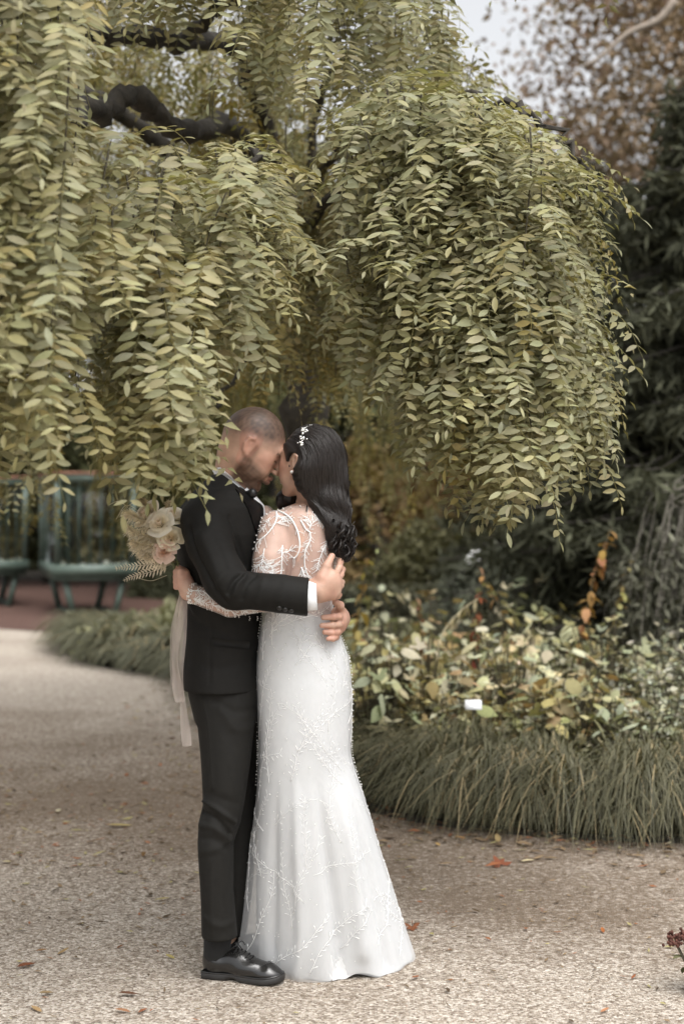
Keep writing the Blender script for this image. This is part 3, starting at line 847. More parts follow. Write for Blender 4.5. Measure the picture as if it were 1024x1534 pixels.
for k in range(14):
    p = pts[rb.randint(14, len(pts) - 1)]; V, F = leaf_blade(.07, .012, .5, .2, 3)
    lv.append((V @ np.array(Matrix.Rotation(rb.uniform(0, 6), 3, 'Z') @ Matrix.Rotation(rb.uniform(0, 1.2), 3, 'Y')).T + p, F, np.tile([.38, .33, .2], (len(V), 1))))
V, F, C = merge(lv); add('dry_leaves', np_mesh('dry_leaves', V, F, C), M['bgleaf'], root)
tag(root, 'bent straw coloured dry stalk arching over the bed', 'plant')

# plant label on a stake, and a small garden light
root = empty('plant_label', (xpx(708, 7.35), 7.35, 0)); b0 = np.array(root.location)
V, F = tube([b0 + (0, 0, 0), b0 + (0, -.01, zpx(1060, b0[1]))], .004, 6); add('stake', np_mesh('stake', V, F), mat('label_metal', (.05, .05, .05), .4, metallic=.6), root)
V, F = box(b0 + (0, -.02, zpx(1055, b0[1])), (.085, .004, .055)); V = V - V.mean(0); V = V @ np.array(Matrix.Rotation(-.6, 3, 'X')).T + b0 + (0, -.02, zpx(1055, b0[1]))
add('plate', np_mesh('plate', V, F, smooth=False), mat('label_white', (.8, .82, .84), .4), root)
tag(root, 'small white plant label on a dark stake in the bed', 'plant label')

root = empty('garden_light', (xpx(716, 15), 15, 0)); b0 = np.array(root.location)
V, F = tube([b0, b0 + (0, 0, .86)], .07, 14); add('post', np_mesh('post', V, F), mat('light_post', (.20, .22, .20), .5, .1), root)
prof = [(.0, .84), (.11, .86), (.14, .93), (.12, 1.0), (.07, 1.05), (0.001, 1.06)]
a = np.arange(16) / 16 * 2 * math.pi
V = np.array([[b0[0] + r_ * math.cos(q), b0[1] + r_ * math.sin(q), z_] for r_, z_ in prof for q in a])
F = np.array([[i * 16 + j, i * 16 + (j + 1) % 16, (i + 1) * 16 + (j + 1) % 16, (i + 1) * 16 + j] for i in range(len(prof) - 1) for j in range(16)])
add('globe', np_mesh('globe', V, F), mat('light_globe', (.8, .8, .78), .3), root)
tag(root, 'small post light with a white globe below the hanging leaves', 'garden light')

# which plant is which: say what each stands beside
marks = [((xpx(705, 8.6), 8.6), 'the dark red spire'), ((xpx(845, 8.8), 8.8), 'the orange autumn plant'), ((xpx(640, 8.4), 8.4), 'the bent straw stalk'), ((xpx(712, 9.3), 9.3), 'the white plant label'),
         ((.15, 8.3), 'the white dress'), ((1.9, 7.6), 'the outer grass tufts'), ((2.6, 9.6), 'the grey weeping shrub'), ((1.2, 13.2), 'the clipped hedge'), ((xpx(645, 9.6), 9.6), 'the brown withered plant'), ((.9, 7.3), 'the thickest grass tufts')]
byl = {}
for o in list(col.objects):
    if o.name.startswith('garden_plant') and o.parent is None:
        near = min(marks, key=lambda m: (m[0][0] - o.location.x) ** 2 + (m[0][1] - o.location.y) ** 2)[1]
        zt = max([c.location.z for c in o.children if c.name.startswith('leaf')] + [0.0])
        size = 'tall ' if zt > .62 else ('low ' if 0 < zt < .48 else '')
        base_ = o['label'].replace(' in the bed', '').replace(' at the bed edge', '')
        o['label'] = (size + base_ + ' beside ' + near)
        byl.setdefault(o['label'], []).append(o)
for lab, lst in byl.items():
    for o in lst: o['group'] = lst[0]['group']
# ------------------------------------------------------------------ background planting
rk = np.random.default_rng(33)
def cards(P_, size, c, vary=.35, elong=1.6, droop=.0):
    """folded leaf pieces at points"""
    n = len(P_)
    a = rk.normal(0, 1, (n, 3)); a[:, 2] -= droop * 2; a /= np.linalg.norm(a, axis=1)[:, None]
    b = rk.normal(0, 1, (n, 3)); b -= a * (a * b).sum(1)[:, None]; b /= np.linalg.norm(b, axis=1)[:, None]
    nn = np.cross(a, b)
    s = size * rk.uniform(.6, 1.3, n)[:, None]
    V = np.stack([P_, P_ + a * s * elong * .5 + b * s * .5 + nn * s * .15, P_ + a * s * elong, P_ + a * s * elong * .5 - b * s * .5 + nn * s * .15], 1)
    f = np.array([[0, 2, 1], [0, 3, 2]])
    F = (f[None] + (np.arange(n) * 4)[:, None, None]).reshape(-1, 3)
    g = rk.uniform(1 - vary, 1 + vary, (n, 1)); C = np.asarray(c) * g if np.ndim(c) == 1 else c * g
    return V.reshape(-1, 3), F, np.repeat(C[:, None], 4, 1).reshape(-1, 3)

def needles(P_, size, c, elong=6.0, droop=.35):
    n = len(P_)
    a = rk.normal(0, 1, (n, 3)); a[:, 2] -= droop * 2; a /= np.linalg.norm(a, axis=1)[:, None]
    b = rk.normal(0, 1, (n, 3)); b -= a * (a * b).sum(1)[:, None]; b /= np.linalg.norm(b, axis=1)[:, None]
    s = size * rk.uniform(.6, 1.3, n)[:, None]
    V = np.stack([P_, P_ + a * s * elong * .55 + b * s * .5, P_ + a * s * elong, P_ + a * s * elong * .55 - b * s * .5], 1)
    F = (np.arange(4)[None] + (np.arange(n) * 4)[:, None])
    C = c * rk.uniform(.65, 1.35, (n, 1))
    return V.reshape(-1, 3), F, np.repeat(C[:, None], 4, 1).reshape(-1, 3)

def broad_tree(name, x, y, h, w, n, c, label, group=None, base=.25, lsize=.09, c2=None, clumps=26, droop=0.0, trunk=.12):
    root = empty(name, (x, y, 0))
    V, F = tube(np.array([[0, 0, -.05], [.05, 0, h * .3], [-.04, .03, h * .6], [0, 0, h * .85]]), [trunk, trunk * .8, trunk * .5, trunk * .15], 8)
    parts = [(V, F)]
    cents = []
    for k in range(clumps):
        q = rk.uniform(0, 1); z = h * (base + (1 - base) * q); rr = w * .5 * math.sin(math.pi * (.18 + .78 * q)) * math.sqrt(rk.uniform(.15, 1)); a = rk.uniform(0, 6.283)
        p = np.array([rr * math.cos(a), rr * math.sin(a), z]); cents.append(p)
        parts.append(tube(np.array([[0, 0, z * .65], p * [.5, .5, 0] + [0, 0, z * .88], p]), [trunk * .3, trunk * .18, .008], 5, False))
    V, F, _ = merge(parts); add('trunk', np_mesh('trunk', V, F), M['bark'], root, world=False)
    cents = np.array(cents); k = rk.integers(0, clumps, n)
    sc = w * .5 * rk.uniform(.16, .34, clumps)
    Pp = cents[k] + rk.normal(0, 1, (n, 3)) * sc[k][:, None] * .6
    if droop: Pp[:, 2] -= np.abs(rk.normal(0, 1, n)) * droop
    Pp[:, 2] = np.maximum(Pp[:, 2], .03)
    cl = np.asarray(c) * rk.uniform(.7, 1.3, (clumps, 1))
    if c2 is not None:
        w2 = rk.uniform(0, 1, (clumps, 1)) ; cl = cl * (1 - w2) + np.asarray(c2) * w2
    V, F, C = cards(Pp, lsize, cl[k], droop=.4 if droop else 0)
    tag(add('crown', np_mesh('crown', V, F, C), M['bgleaf'], root, world=False), kind='stuff')
    return tag(root, label, 'tree' if h > 2.2 else 'shrub', group)

def spruce(x, y, h, w, label, c=(.044, .046, .029), n_br=150, group=None, low=.03):
    root = empty('spruce_tree', (x, y, 0))
    V, F = tube(np.array([[0, 0, -.05], [0, 0, h * .5], [0, 0, h]]), [.2, .12, .02], 8); add('trunk', np_mesh('trunk', V, F), M['bark'], root, world=False)
    pts, cc, br = [], [], []
    for k in range(n_br):
        q = rk.uniform(low, .97); z = h * q; L = w * .5 * (1 - q) ** .7 * rk.uniform(.75, 1.15); a = rk.uniform(0, 6.283)
        t = np.linspace(0, 1, 6); zz = z + L * (.12 * t - .55 * t ** 2 + .28 * t ** 4)
        spine = np.stack([L * t * math.cos(a), L * t * math.sin(a), zz], 1)
        br.append(tube(spine, np.linspace(.022, .005, 6), 4, False))
        m = int(200 * L + 50)
        tt = rk.uniform(.12, 1, m); p = np.stack([np.interp(tt, t, spine[:, i]) for i in range(3)], 1)
        side = rk.normal(0, 1, m) * .17 * (1.2 - tt * .8) * (L ** .5)
        p[:, 0] += -math.sin(a) * side; p[:, 1] += math.cos(a) * side
        p[:, 2] -= np.abs(side) * .5 + rk.exponential(.07, m)
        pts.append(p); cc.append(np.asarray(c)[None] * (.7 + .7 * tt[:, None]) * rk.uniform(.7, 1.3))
    V, F, _ = merge(br); add('branches', np_mesh('branches', V, F), M['bark'], root, world=False)
    Pp = np.concatenate(pts); Pp[:, 2] = np.maximum(Pp[:, 2], .02)
    V, F, C = needles(Pp, .030, np.concatenate(cc))
    tag(add('crown', np_mesh('crown', V, F, C), M['needle'], root, world=False), kind='stuff')
    return tag(root, label, 'tree', group)

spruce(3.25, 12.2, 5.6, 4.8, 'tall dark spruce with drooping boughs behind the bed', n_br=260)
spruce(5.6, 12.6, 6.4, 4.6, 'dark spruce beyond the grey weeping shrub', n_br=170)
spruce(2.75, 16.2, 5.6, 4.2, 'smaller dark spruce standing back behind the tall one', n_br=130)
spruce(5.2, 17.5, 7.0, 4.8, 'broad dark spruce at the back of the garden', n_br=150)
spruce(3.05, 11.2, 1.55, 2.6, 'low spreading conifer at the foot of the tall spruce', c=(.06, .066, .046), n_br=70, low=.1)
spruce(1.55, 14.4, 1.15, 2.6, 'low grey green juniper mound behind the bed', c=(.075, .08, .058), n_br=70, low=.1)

broad_tree('autumn_tree', 5.7, 21.5, 12.5, 6.6, 64000, (.255, .175, .13), 'tall autumn tree with orange brown leaves above the spruces', c2=(.27, .22, .13), base=.28, lsize=.075, clumps=90, droop=.5)
broad_tree('autumn_tree', 7.4, 19.5, 11, 4.8, 30000, (.27, .15, .11), 'reddish autumn tree partly hidden by the spruces', c2=(.30, .20, .10), base=.3, lsize=.065, clumps=40, droop=.3)
broad_tree('autumn_shrub', .55, 21, 2.3, 3.0, 5000, (.13, .08, .04), 'orange autumn shrub far behind the couple', base=.05, lsize=.10, clumps=16, c2=(.16, .12, .05))
broad_tree('autumn_shrub', 1.6, 23, 1.9, 2.8, 5000, (.22, .14, .07), 'rusty brown autumn shrub beyond the post light', base=.05, lsize=.10, clumps=16, c2=(.12, .10, .05))
broad_tree('round_shrub', 1.0, 17.5, 1.05, 1.7, 4500, (.13, .125, .065), 'rounded olive green shrub behind the bed', base=.1, lsize=.06, clumps=14)
broad_tree('round_shrub', 2.1, 20, 1.2, 2.2, 4500, (.10, .10, .055), 'rounded dark green shrub beside the rusty brown one', base=.1, lsize=.06, clumps=14)
broad_tree('leafy_tree', -1.2, 25, 7.5, 6.5, 14000, (.075, .08, .035), 'dark green tree far behind the couple', base=.08, lsize=.14, clumps=40)
broad_tree('leafy_tree', 3.2, 27, 6.0, 6.0, 13000, (.06, .06, .032), 'dark tree in the distance beyond the rusty brown shrub', base=.05, lsize=.14, clumps=40)
broad_tree('leafy_tree', -6.0, 29, 8.5, 7.5, 15000, (.07, .075, .035), 'dark green tree behind the display cases', base=.08, lsize=.15, clumps=44)
broad_tree('leafy_tree', -11, 31, 9, 8, 15000, (.08, .085, .035), 'green tree at the far end beyond the display cases', base=.08, lsize=.15, clumps=44)

def hedge(name, x0, y0, x1, y1, w, h, c, n, label, lsize=.05):
    root = empty(name, ((x0 + x1) / 2, (y0 + y1) / 2, 0))
    L = math.hypot(x1 - x0, y1 - y0); ang = math.atan2(y1 - y0, x1 - x0)
    V, F = box((0, 0, h * .46), (L * .98, w * .86, h * .92)); V = rotz(V, ang)  # solid dark box filling the inside of the hedge
    add('hedge_core', np_mesh('hedge_core', V, F, np.tile([.02, .02, .012], (8, 1)), smooth=False), M['bgleaf'], root, world=False)
    p = rk.uniform(-.5, .5, (n, 3)); ax = rk.integers(0, 3, n); sg = np.where(rk.random(n) < .5, -.5, .5)
    p[ax == 1, 1] = sg[ax == 1]; p[ax == 2, 2] = .5; p[(ax == 0), 1] = -.5
    p = p * [L, w, h] + [0, 0, h / 2] + rk.normal(0, .03, (n, 3)); p[:, 2] = np.maximum(p[:, 2] + .05 * np.sin(p[:, 0] * 2.1), .02)
    V, F, C = cards(rotz(p, ang), lsize, c)
    tag(add('foliage', np_mesh('foliage', V, F, C), M['bgleaf'], root, world=False), kind='stuff')
    return tag(root, label, 'hedge')
hedge('clipped_hedge', .1, 15.6, 2.6, 16.3, .8, .62, (.085, .085, .055), 9000, 'low clipped grey green hedge behind the bed')
hedge('clipped_hedge', -3.4, 24.5, -.4, 22.5, .9, .6, (.11, .115, .07), 7000, 'low clipped hedge behind the display cases')
hedge('tall_hedge', -24, 36, 24, 37, 2.0, 4.2, (.06, .062, .035), 26000, 'tall dark hedge closing the far side of the garden', .16)
# pale low carpet between the bed and the clipped hedge
n = 9000
p = np.stack([rk.uniform(-.3, 2.2, n), rk.uniform(11.5, 15.2, n), np.zeros(n)], 1); p[:, 2] = .10 + .22 * np.abs(np.sin(p[:, 0] * 2.3) * np.cos(p[:, 1] * 1.7)) * rk.uniform(.2, 1, n)
V, F, C = cards(p, .06, (.20, .20, .12)); tag(add('ground_cover', np_mesh('ground_cover', V, F, C), M['bgleaf']), 'pale green carpet of low leaves behind the bed', 'ground cover', kind='stuff')
n = 7000
p = np.stack([rk.uniform(-2.6, -.6, n), rk.uniform(13.6, 21, n), np.zeros(n)], 1); p[:, 2] = .05 + .25 * rk.uniform(0, 1, n) ** 2
keep = p[:, 0] > -2.6 + (p[:, 1] - 13.6) * .09; p = p[keep]
V, F, C = cards(p, .07, (.19, .19, .11)); tag(add('ground_cover', np_mesh('ground_cover', V, F, C), M['bgleaf']), 'grey green low planting between the path and the green cases', 'ground cover', kind='stuff')

# grey weeping shrub with bare trailing twigs at the right
root = empty('weeping_shrub', (2.95, 11.0, 0))
tw = []
for k in range(230):
    a = rk.uniform(0, 6.283); r0 = rk.uniform(.0, .45); L = rk.uniform(.5, 1.05)
    t = np.linspace(0, 1, 7)
    top = 1.62 + rk.uniform(-.35, .1)
    rad = r0 + (L - r0) * .9 * t ** .7
    z = top + .12 * np.sin(t * 3.1) - (rk.uniform(.6, 1.35)) * t ** 1.9
    w = rk.normal(0, .02, (7, 2))
    tw.append(tube(np.stack([rad * np.cos(a) + w[:, 0], rad * np.sin(a) + w[:, 1], np.maximum(z, .03)], 1), np.linspace(.006, .0025, 7), 3, False))
V, F, _ = merge(tw); tag(add('trailing_twigs', np_mesh('trailing_twigs', V, F), mat('grey_twig', (.26, .24, .20), .9, .3), root, world=False), kind='stuff')
V, F = tube(np.array([[0, 0, -.02], [.05, 0, .7], [0, .03, 1.5]]), [.05, .045, .03], 7); add('trunk', np_mesh('trunk', V, F), M['bark'], root, world=False)
p = rk.normal(0, 1, (9000, 3)); p /= np.linalg.norm(p, axis=1)[:, None]; p = p * rk.uniform(.6, 1.0, (9000, 1)) * [.95, .95, .75] + [0, 0, .85]; p[:, 2] = np.maximum(p[:, 2], .03)
V, F, C = cards(p, .03, (.13, .13, .095), elong=3, droop=.5); tag(add('foliage', np_mesh('foliage', V, F, C), M['needle'], root, world=False), kind='stuff')
tag(root, 'grey weeping shrub with trailing bare twigs beside the dark spruce', 'shrub')

# dry bare branch high in front of the autumn tree (belongs to it)
atree = [o for o in col.objects if o.name.startswith('autumn_tree')][0]
pts = catmull([at(1010, 0, 15), at(985, 30, 15), at(940, 50, 15), at(900, 85, 15), at(872, 100, 15)], 5)
V, F = tube(pts, np.linspace(.05, .015, len(pts)), 6); add('dead_branch', np_mesh('dead_branch', V, F), mat('dead_wood', (.25, .21, .17), .9, .3), atree)

# ------------------------------------------------------------------ glass display cases on legs
M['green_paint'] = mat('green_paint', (.075, .105, .085), .5, .2, 12)
M['top_rust'] = mat('case_top', (.24, .12, .075), .7, .4, 10)
gm, nt, b = new_mat('case_glass')
b.inputs['Transmission Weight'].default_value = 1; b.inputs['Roughness'].default_value = 0.02; b.inputs['IOR'].default_value = 1.22
b.inputs['Specular IOR Level'].default_value = .6; b.inputs['Base Color'].default_value = (.85, .9, .87, 1)
M['case_glass'] = gm
M['pebble'] = mat('pebble', (.62, .58, .5), .7, .3, 20)
def display_case(corner, ang, lx, ly, zb, zt, label):
    """corner: nearest bottom corner; long side lx along ang, short side ly across it"""
    root = empty('display_case', (corner[0], corner[1], 0)); 
    ex = np.array([math.cos(ang), math.sin(ang), 0]); ey = np.array([-math.sin(ang), math.cos(ang), 0])
    def pt(a, b_, z): return ex * a + ey * b_ + np.array([0, 0, z])
    def bar(name, p, q, w, m=M['green_paint'], par=root):
        V, F = tube([p, q], w * .7, 4); return add(name, np_mesh(name, V, F, smooth=False), m, par, world=False)
    V, F = box((0, 0, 0), (lx + .1, ly + .1, .16)); V = rotz(V, ang) + pt(lx / 2, ly / 2, zb + .02); add('base_tray', np_mesh('base_tray', V, F, smooth=False), M['green_paint'], root, world=False)
    V, F = box((0, 0, 0), (lx + .02, ly + .02, .06)); V = rotz(V, ang) + pt(lx / 2, ly / 2, zb - .09); add('tray_rail', np_mesh('tray_rail', V, F, smooth=False), M['green_paint'], root, world=False)
    V, F = box((0, 0, 0), (lx + .1, ly + .1, .10)); V = rotz(V, ang) + pt(lx / 2, ly / 2, zt); add('top_frame', np_mesh('top_frame', V, F, smooth=False), M['green_paint'], root, world=False)
    V, F = box((0, 0, 0), (lx + .14, ly + .14, .035)); V = rotz(V, ang) + pt(lx / 2, ly / 2, zt + .0685); add('roof', np_mesh('roof', V, F, smooth=False), M['top_rust'], root, world=False)
    for a_, b_ in ((0, 0), (lx, 0), (0, ly), (lx, ly)): bar('corner_post', pt(a_, b_, zb + .08), pt(a_, b_, zt), .07)
    for k in range(1, 7):
        bar('glazing_bar', pt(lx * k / 7, ly, zb + .08), pt(lx * k / 7, ly, zt), .045)
        bar('glazing_bar', pt(lx * k / 7, .012, zb + .08), pt(lx * k / 7, .012, zt), .022)
    for k in range(1, 3): bar('glazing_bar', pt(lx, ly * k / 3, zb + .08), pt(lx, ly * k / 3, zt), .04)
    for (a0, b0_, a1, b1) in ((0, 0, lx, 0), (0, ly, lx, ly), (0, 0, 0, ly), (lx, 0, lx, ly)):
        p, q = pt(a0, b0_, zb + .09), pt(a1, b1, zt - .04); d = unit((q - p) * [1, 1, 0]); nrm = np.array([-d[1], d[0], 0]) * .004
        p = p + d * .05; q = q - d * .05
        c4 = [np.array([p[0], p[1], p[2]]), np.array([q[0], q[1], p[2]]), np.array([q[0], q[1], q[2]]), np.array([p[0], p[1], q[2]])]
        V = np.array([c - nrm for c in c4] + [c + nrm for c in c4]); F = np.array([[0, 1, 2, 3], [7, 6, 5, 4], [0, 4, 5, 1], [1, 5, 6, 2], [2, 6, 7, 3], [3, 7, 4, 0]])
        add('glass_pane', np_mesh('glass_pane', V, F, smooth=False), M['case_glass'], root, world=False)
    for a_, b_ in ((.12, .12), (lx - .12, .12), (.12, ly - .12), (lx - .12, ly - .12)):
        sx_ = .12 if a_ < lx / 2 else -.12
        bar('leg', pt(a_, b_, zb - .1), pt(a_ + sx_, b_ , 0.0), .07)
    for a_ in (.24, lx - .24): bar('foot_rail', pt(a_, .12, .03), pt(a_, ly - .12, .03), .05)
    peb = []
    for k in range(150):
        r_ = rk.uniform(.025, .06); th_ = np.linspace(0, math.pi, 5)
        ctr = pt(rk.uniform(.08, lx - .08), rk.uniform(.06, ly - .06), zb + .10 + r_ * .6)
        V, F = tube(np.stack([0 * th_, 0 * th_, -np.cos(th_) * r_], 1) + ctr, np.maximum(np.sin(th_) * r_, .002), 6, False); peb.append((V, F))
    V, F, _ = merge(peb); tag(add('pebbles', np_mesh('pebbles', V, F), M['pebble'], root, world=False), kind='stuff')
    for k in range(9):
        q = pt(rk.uniform(.2, lx - .2), rk.uniform(.2, ly - .2), zb + .1); L = rk.uniform(.4, 1.1)
        pts_ = np.stack([np.full(5, 0), np.full(5, 0), np.linspace(0, L, 5)], 1) + q + rk.normal(0, .02, (5, 3))
        V, F = tube(pts_, .006, 4, False); cv = cards(pts_[rk.integers(0, 5, 50)] + rk.normal(0, .05, (50, 3)), .06, (.2, .16, .08))
        V, F, C = merge([(V, F, np.tile([.12, .09, .05], (len(V), 1))), cv]); add('potted_stem', np_mesh('potted_stem', V, F, C), M['bgleaf'], root, world=False)
    return tag(root, label, 'display case')
YV = 19.6
cc = at(86, 872, YV)
display_case((cc[0], YV), R(18), 1.05, 1.9, .63, 1.93, 'green glazed display case on splayed legs beside the bouquet')
display_case((-5.75, 21.5), R(18), .95, 1.7, .62, 1.92, 'second green glazed display case, half hidden by hanging leaves')
# ------------------------------------------------------------------ implicit-surface modelling for the figures
def smin(a, b, k):
    h = np.clip(.5 + .5 * (b - a) / k, 0, 1)
    return b * (1 - h) + a * h - k * h * (1 - h)

class Shape:
    def __init__(self): self.ops = []
    def cap(self, a, b, ra, rb=None, k=.01, flat=None):
        """tapered capsule; flat=(dir, factor) squashes it along dir"""
        a, b = np.asarray(a, float), np.asarray(b, float); rb = ra if rb is None else rb
        def f(p):
            q = p
            ab = b - a; L2 = ab.dot(ab) + 1e-12
            t = np.clip(((q - a) @ ab) / L2, 0, 1)
            d = q - (a + t[:, None] * ab)
            if flat is not None:
                n = unit(flat[0]); dn = d @ n
                d = d + n[None] * (dn * (1 / flat[1] - 1))[:, None]
            r = ra + (rb - ra) * t
            e = np.linalg.norm(d, axis=1) - r
            return e * (min(1, flat[1]) if flat is not None else 1)
        self.ops.append((f, k, 'u')); return self
    def chain(self, pts, rad, k=.01, flat=None):
        for i in range(len(pts) - 1): self.cap(pts[i], pts[i + 1], rad[i], rad[i + 1], k if i == 0 else .006, flat)
        return self
    def ell(self, c, r, rot=None, k=.01, op='u'):
        c, r = np.asarray(c, float), np.asarray(r, float); Rm = np.eye(3) if rot is None else np.asarray(rot, float)
        def f(p):
            q = (p - c) @ Rm
            k0 = np.linalg.norm(q / r, axis=1); k1 = np.linalg.norm(q / r ** 2, axis=1) + 1e-9
            return k0 * (k0 - 1) / k1
        self.ops.append((f, k, op)); return self
    def loft(self, tab, k=.02, yaw=0.0, power=2.0, zmin=None, zmax=None):
        """stack of ellipses: rows (z, cx, cy, a, b)"""
        T = np.array(sorted(tab, key=lambda r: r[0]), float)
        lo = T[0, 0] if zmin is None else zmin; hi = T[-1, 0] if zmax is None else zmax
        cyw, syw = math.cos(yaw), math.sin(yaw)
        def f(p):
            z = p[:, 2]
            cx, cy, a, b = (np.interp(z, T[:, 0], T[:, i]) for i in (1, 2, 3, 4))
            x, y = p[:, 0] - cx, p[:, 1] - cy
            x, y = x * cyw + y * syw, -x * syw + y * cyw
            e = (np.abs(x / a) ** power + np.abs(y / b) ** power) ** (1 / power)
            d = (e - 1) * np.minimum(a, b) * .9
            return np.maximum(d, np.maximum(lo - z, z - hi))
        self.ops.append((f, k, 'u')); return self
    def cut(self, point, normal):
        """keep the side the normal points away from"""
        pnt, n = np.asarray(point, float), unit(normal)
        self.ops.append((lambda p: (p - pnt) @ n, 0, 'cut')); return self
    def sub(self, c, r, rot=None, k=.006): return self.ell(c, r, rot, k, 's')
    def __call__(self, p):
        d = None
        for f, k, op in self.ops:
            e = f(p)
            if d is None: d = e
            elif op == 'u': d = smin(d, e, k)
            elif op == 's': d = -smin(-d, e, k)
            elif op == 'cut': d = np.maximum(d, e)
        return d

def sdf_mesh(f, lo, hi, h, B=8, smooth=2):
    lo, hi = np.asarray(lo, float), np.asarray(hi, float)
    nb = np.ceil((hi - lo) / (h * B)).astype(int); n = nb * B + 1
    D = np.full(n, 1.0, np.float32)
    gi = np.stack(np.meshgrid(*[np.arange(k) for k in nb], indexing='ij'), -1).reshape(-1, 3)
    cen = lo + (gi + .5) * B * h
    dc = f(cen)
    rad = B * h * .9 * 1.25
    act = np.abs(dc) < rad
    for g, d in zip(gi[~act], dc[~act]):
        if d < 0: D[tuple(slice(g[i] * B, g[i] * B + B + 1) for i in range(3))] = -1
    loc = np.stack(np.meshgrid(*[np.arange(B + 1)] * 3, indexing='ij'), -1).reshape(-1, 3)
    A = gi[act]
    for s in range(0, len(A), 400):
        idx = (A[s:s + 400, None] * B + loc[None]).reshape(-1, 3)
        D[idx[:, 0], idx[:, 1], idx[:, 2]] = f(lo + idx * h)
    ins = D < 0
    c = [ins[i:n[0] - 1 + i, j:n[1] - 1 + j, k:n[2] - 1 + k] for i in (0, 1) for j in (0, 1) for k in (0, 1)]
    cnt = sum(x.astype(np.int8) for x in c)
    cell = np.argwhere((cnt > 0) & (cnt < 8))
    acc = np.zeros((len(cell), 3)); num = np.zeros(len(cell))
    for ax in range(3):
        for o in ((0, 0), (0, 1), (1, 0), (1, 1)):
            e0 = np.zeros(3, int); oth = [q for q in range(3) if q != ax]; e0[oth[0]], e0[oth[1]] = o
            e1 = e0.copy(); e1[ax] = 1
            p0, p1 = cell + e0, cell + e1
            d0 = D[p0[:, 0], p0[:, 1], p0[:, 2]]; d1 = D[p1[:, 0], p1[:, 1], p1[:, 2]]
            m = (d0 < 0) != (d1 < 0)
            t = np.where(m, d0 / np.where(m, d0 - d1, 1), 0)
            acc += m[:, None] * (p0 + t[:, None] * (e1 - e0)); num += m
    V = lo + acc / num[:, None] * h
    ids = np.full(n, -1, np.int32); ids[cell[:, 0], cell[:, 1], cell[:, 2]] = np.arange(len(cell))
    Fs = []
    for ax in range(3):
        sl0 = [slice(1, -1)] * 3; sl0[ax] = slice(0, -1); sl1 = [slice(1, -1)] * 3; sl1[ax] = slice(1, None)
        a, b = ins[tuple(sl0)], ins[tuple(sl1)]
        e = np.argwhere(a != b); flip = a[e[:, 0], e[:, 1], e[:, 2]]
        off = np.ones(3, int); off[ax] = 0; e = e + off
        o1, o2 = [q for q in range(3) if q != ax]
        u1 = np.eye(3, dtype=int)[o1]; u2 = np.eye(3, dtype=int)[o2]
        q = [e - u1 - u2, e - u2, e, e - u1]
        q = np.stack([ids[x[:, 0], x[:, 1], x[:, 2]] for x in q], 1)
        if ax == 1: flip = ~flip
        q[~flip] = q[~flip][:, ::-1]
        Fs.append(q[(q >= 0).all(1)])
    F = np.concatenate(Fs)
    for _ in range(smooth):
        s = np.zeros_like(V); cntv = np.zeros(len(V))
        for i in range(4):
            j = (i + 1) % 4
            np.add.at(s, F[:, i], V[F[:, j]]); np.add.at(s, F[:, j], V[F[:, i]])
            np.add.at(cntv, F[:, i], 1); np.add.at(cntv, F[:, j], 1)
        V = V * .5 + .5 * s / np.maximum(cntv, 1)[:, None]
    return V, F

def normals(V, F):
    n = np.cross(V[F[:, 2]] - V[F[:, 0]], V[F[:, 3]] - V[F[:, 1]])
    N = np.zeros_like(V)
    for i in range(4): np.add.at(N, F[:, i], n)
    return N / (np.linalg.norm(N, axis=1)[:, None] + 1e-12)

CAMP = np.array([0, 0, CAM_Z])
def bvh_of(V, F): return BVHTree.FromPolygons([tuple(v) for v in V], [tuple(int(i) for i in f) for f in F])
def ray(bvh, u, v):
    d = unit(at(u, v, 1.0) - CAMP)
    h = bvh.ray_cast(Vector(CAMP), Vector(d))
    if h[0] is None: return None, None
    n = np.array(h[1])
    if n.dot(d) > 0: n = -n
    return np.array(h[0]), n

def poly_dist(V, pts):
    """distance from vertices to a 3-D polyline"""
    best = np.full(len(V), 1e9)
    for a, b in zip(pts[:-1], pts[1:]):
        ab = b - a; t = np.clip((V - a) @ ab / (ab @ ab + 1e-12), 0, 1)
        best = np.minimum(best, np.linalg.norm(V - (a + t[:, None] * ab), axis=1))
    return best

def folds(V, F, lines):
    """press folds into cloth: (pixel polyline, height, width) laid on the surface"""
    bv = bvh_of(V, F); N = normals(V, F); D = np.zeros(len(V))
    for line_ in lines:
        px, amp, wid = line_[:3]; fade = len(line_) > 3
        c = catmull(np.array(px, float), 5)
        pts = [ray(bv, u, v)[0] for u, v in c]
        pts = [p for p in pts if p is not None]
        if len(pts) < 2: continue
        d = poly_dist(V, np.array(pts)); wgt = 1.0
        if fade:
            zs = np.array(pts)[:, 2]; q_ = np.clip((zs.max() - V[:, 2]) / (zs.max() - zs.min() + 1e-6) / .55, 0, 1); wgt = q_ * q_ * (3 - 2 * q_)
        D += amp * wgt * np.exp(-(d / (wid * (.6 + .4 * wgt))) ** 2)
    return V + N * D[:, None]

def noise3(V, f, seed=0):
    r = np.random.default_rng(seed); out = np.zeros(len(V))
    for k in range(7):
        d = r.normal(0, 1, 3); d /= np.linalg.norm(d); out += np.sin(V @ d * f * r.uniform(.7, 1.5) + r.uniform(0, 6.28))
    return out / 7 ** .5

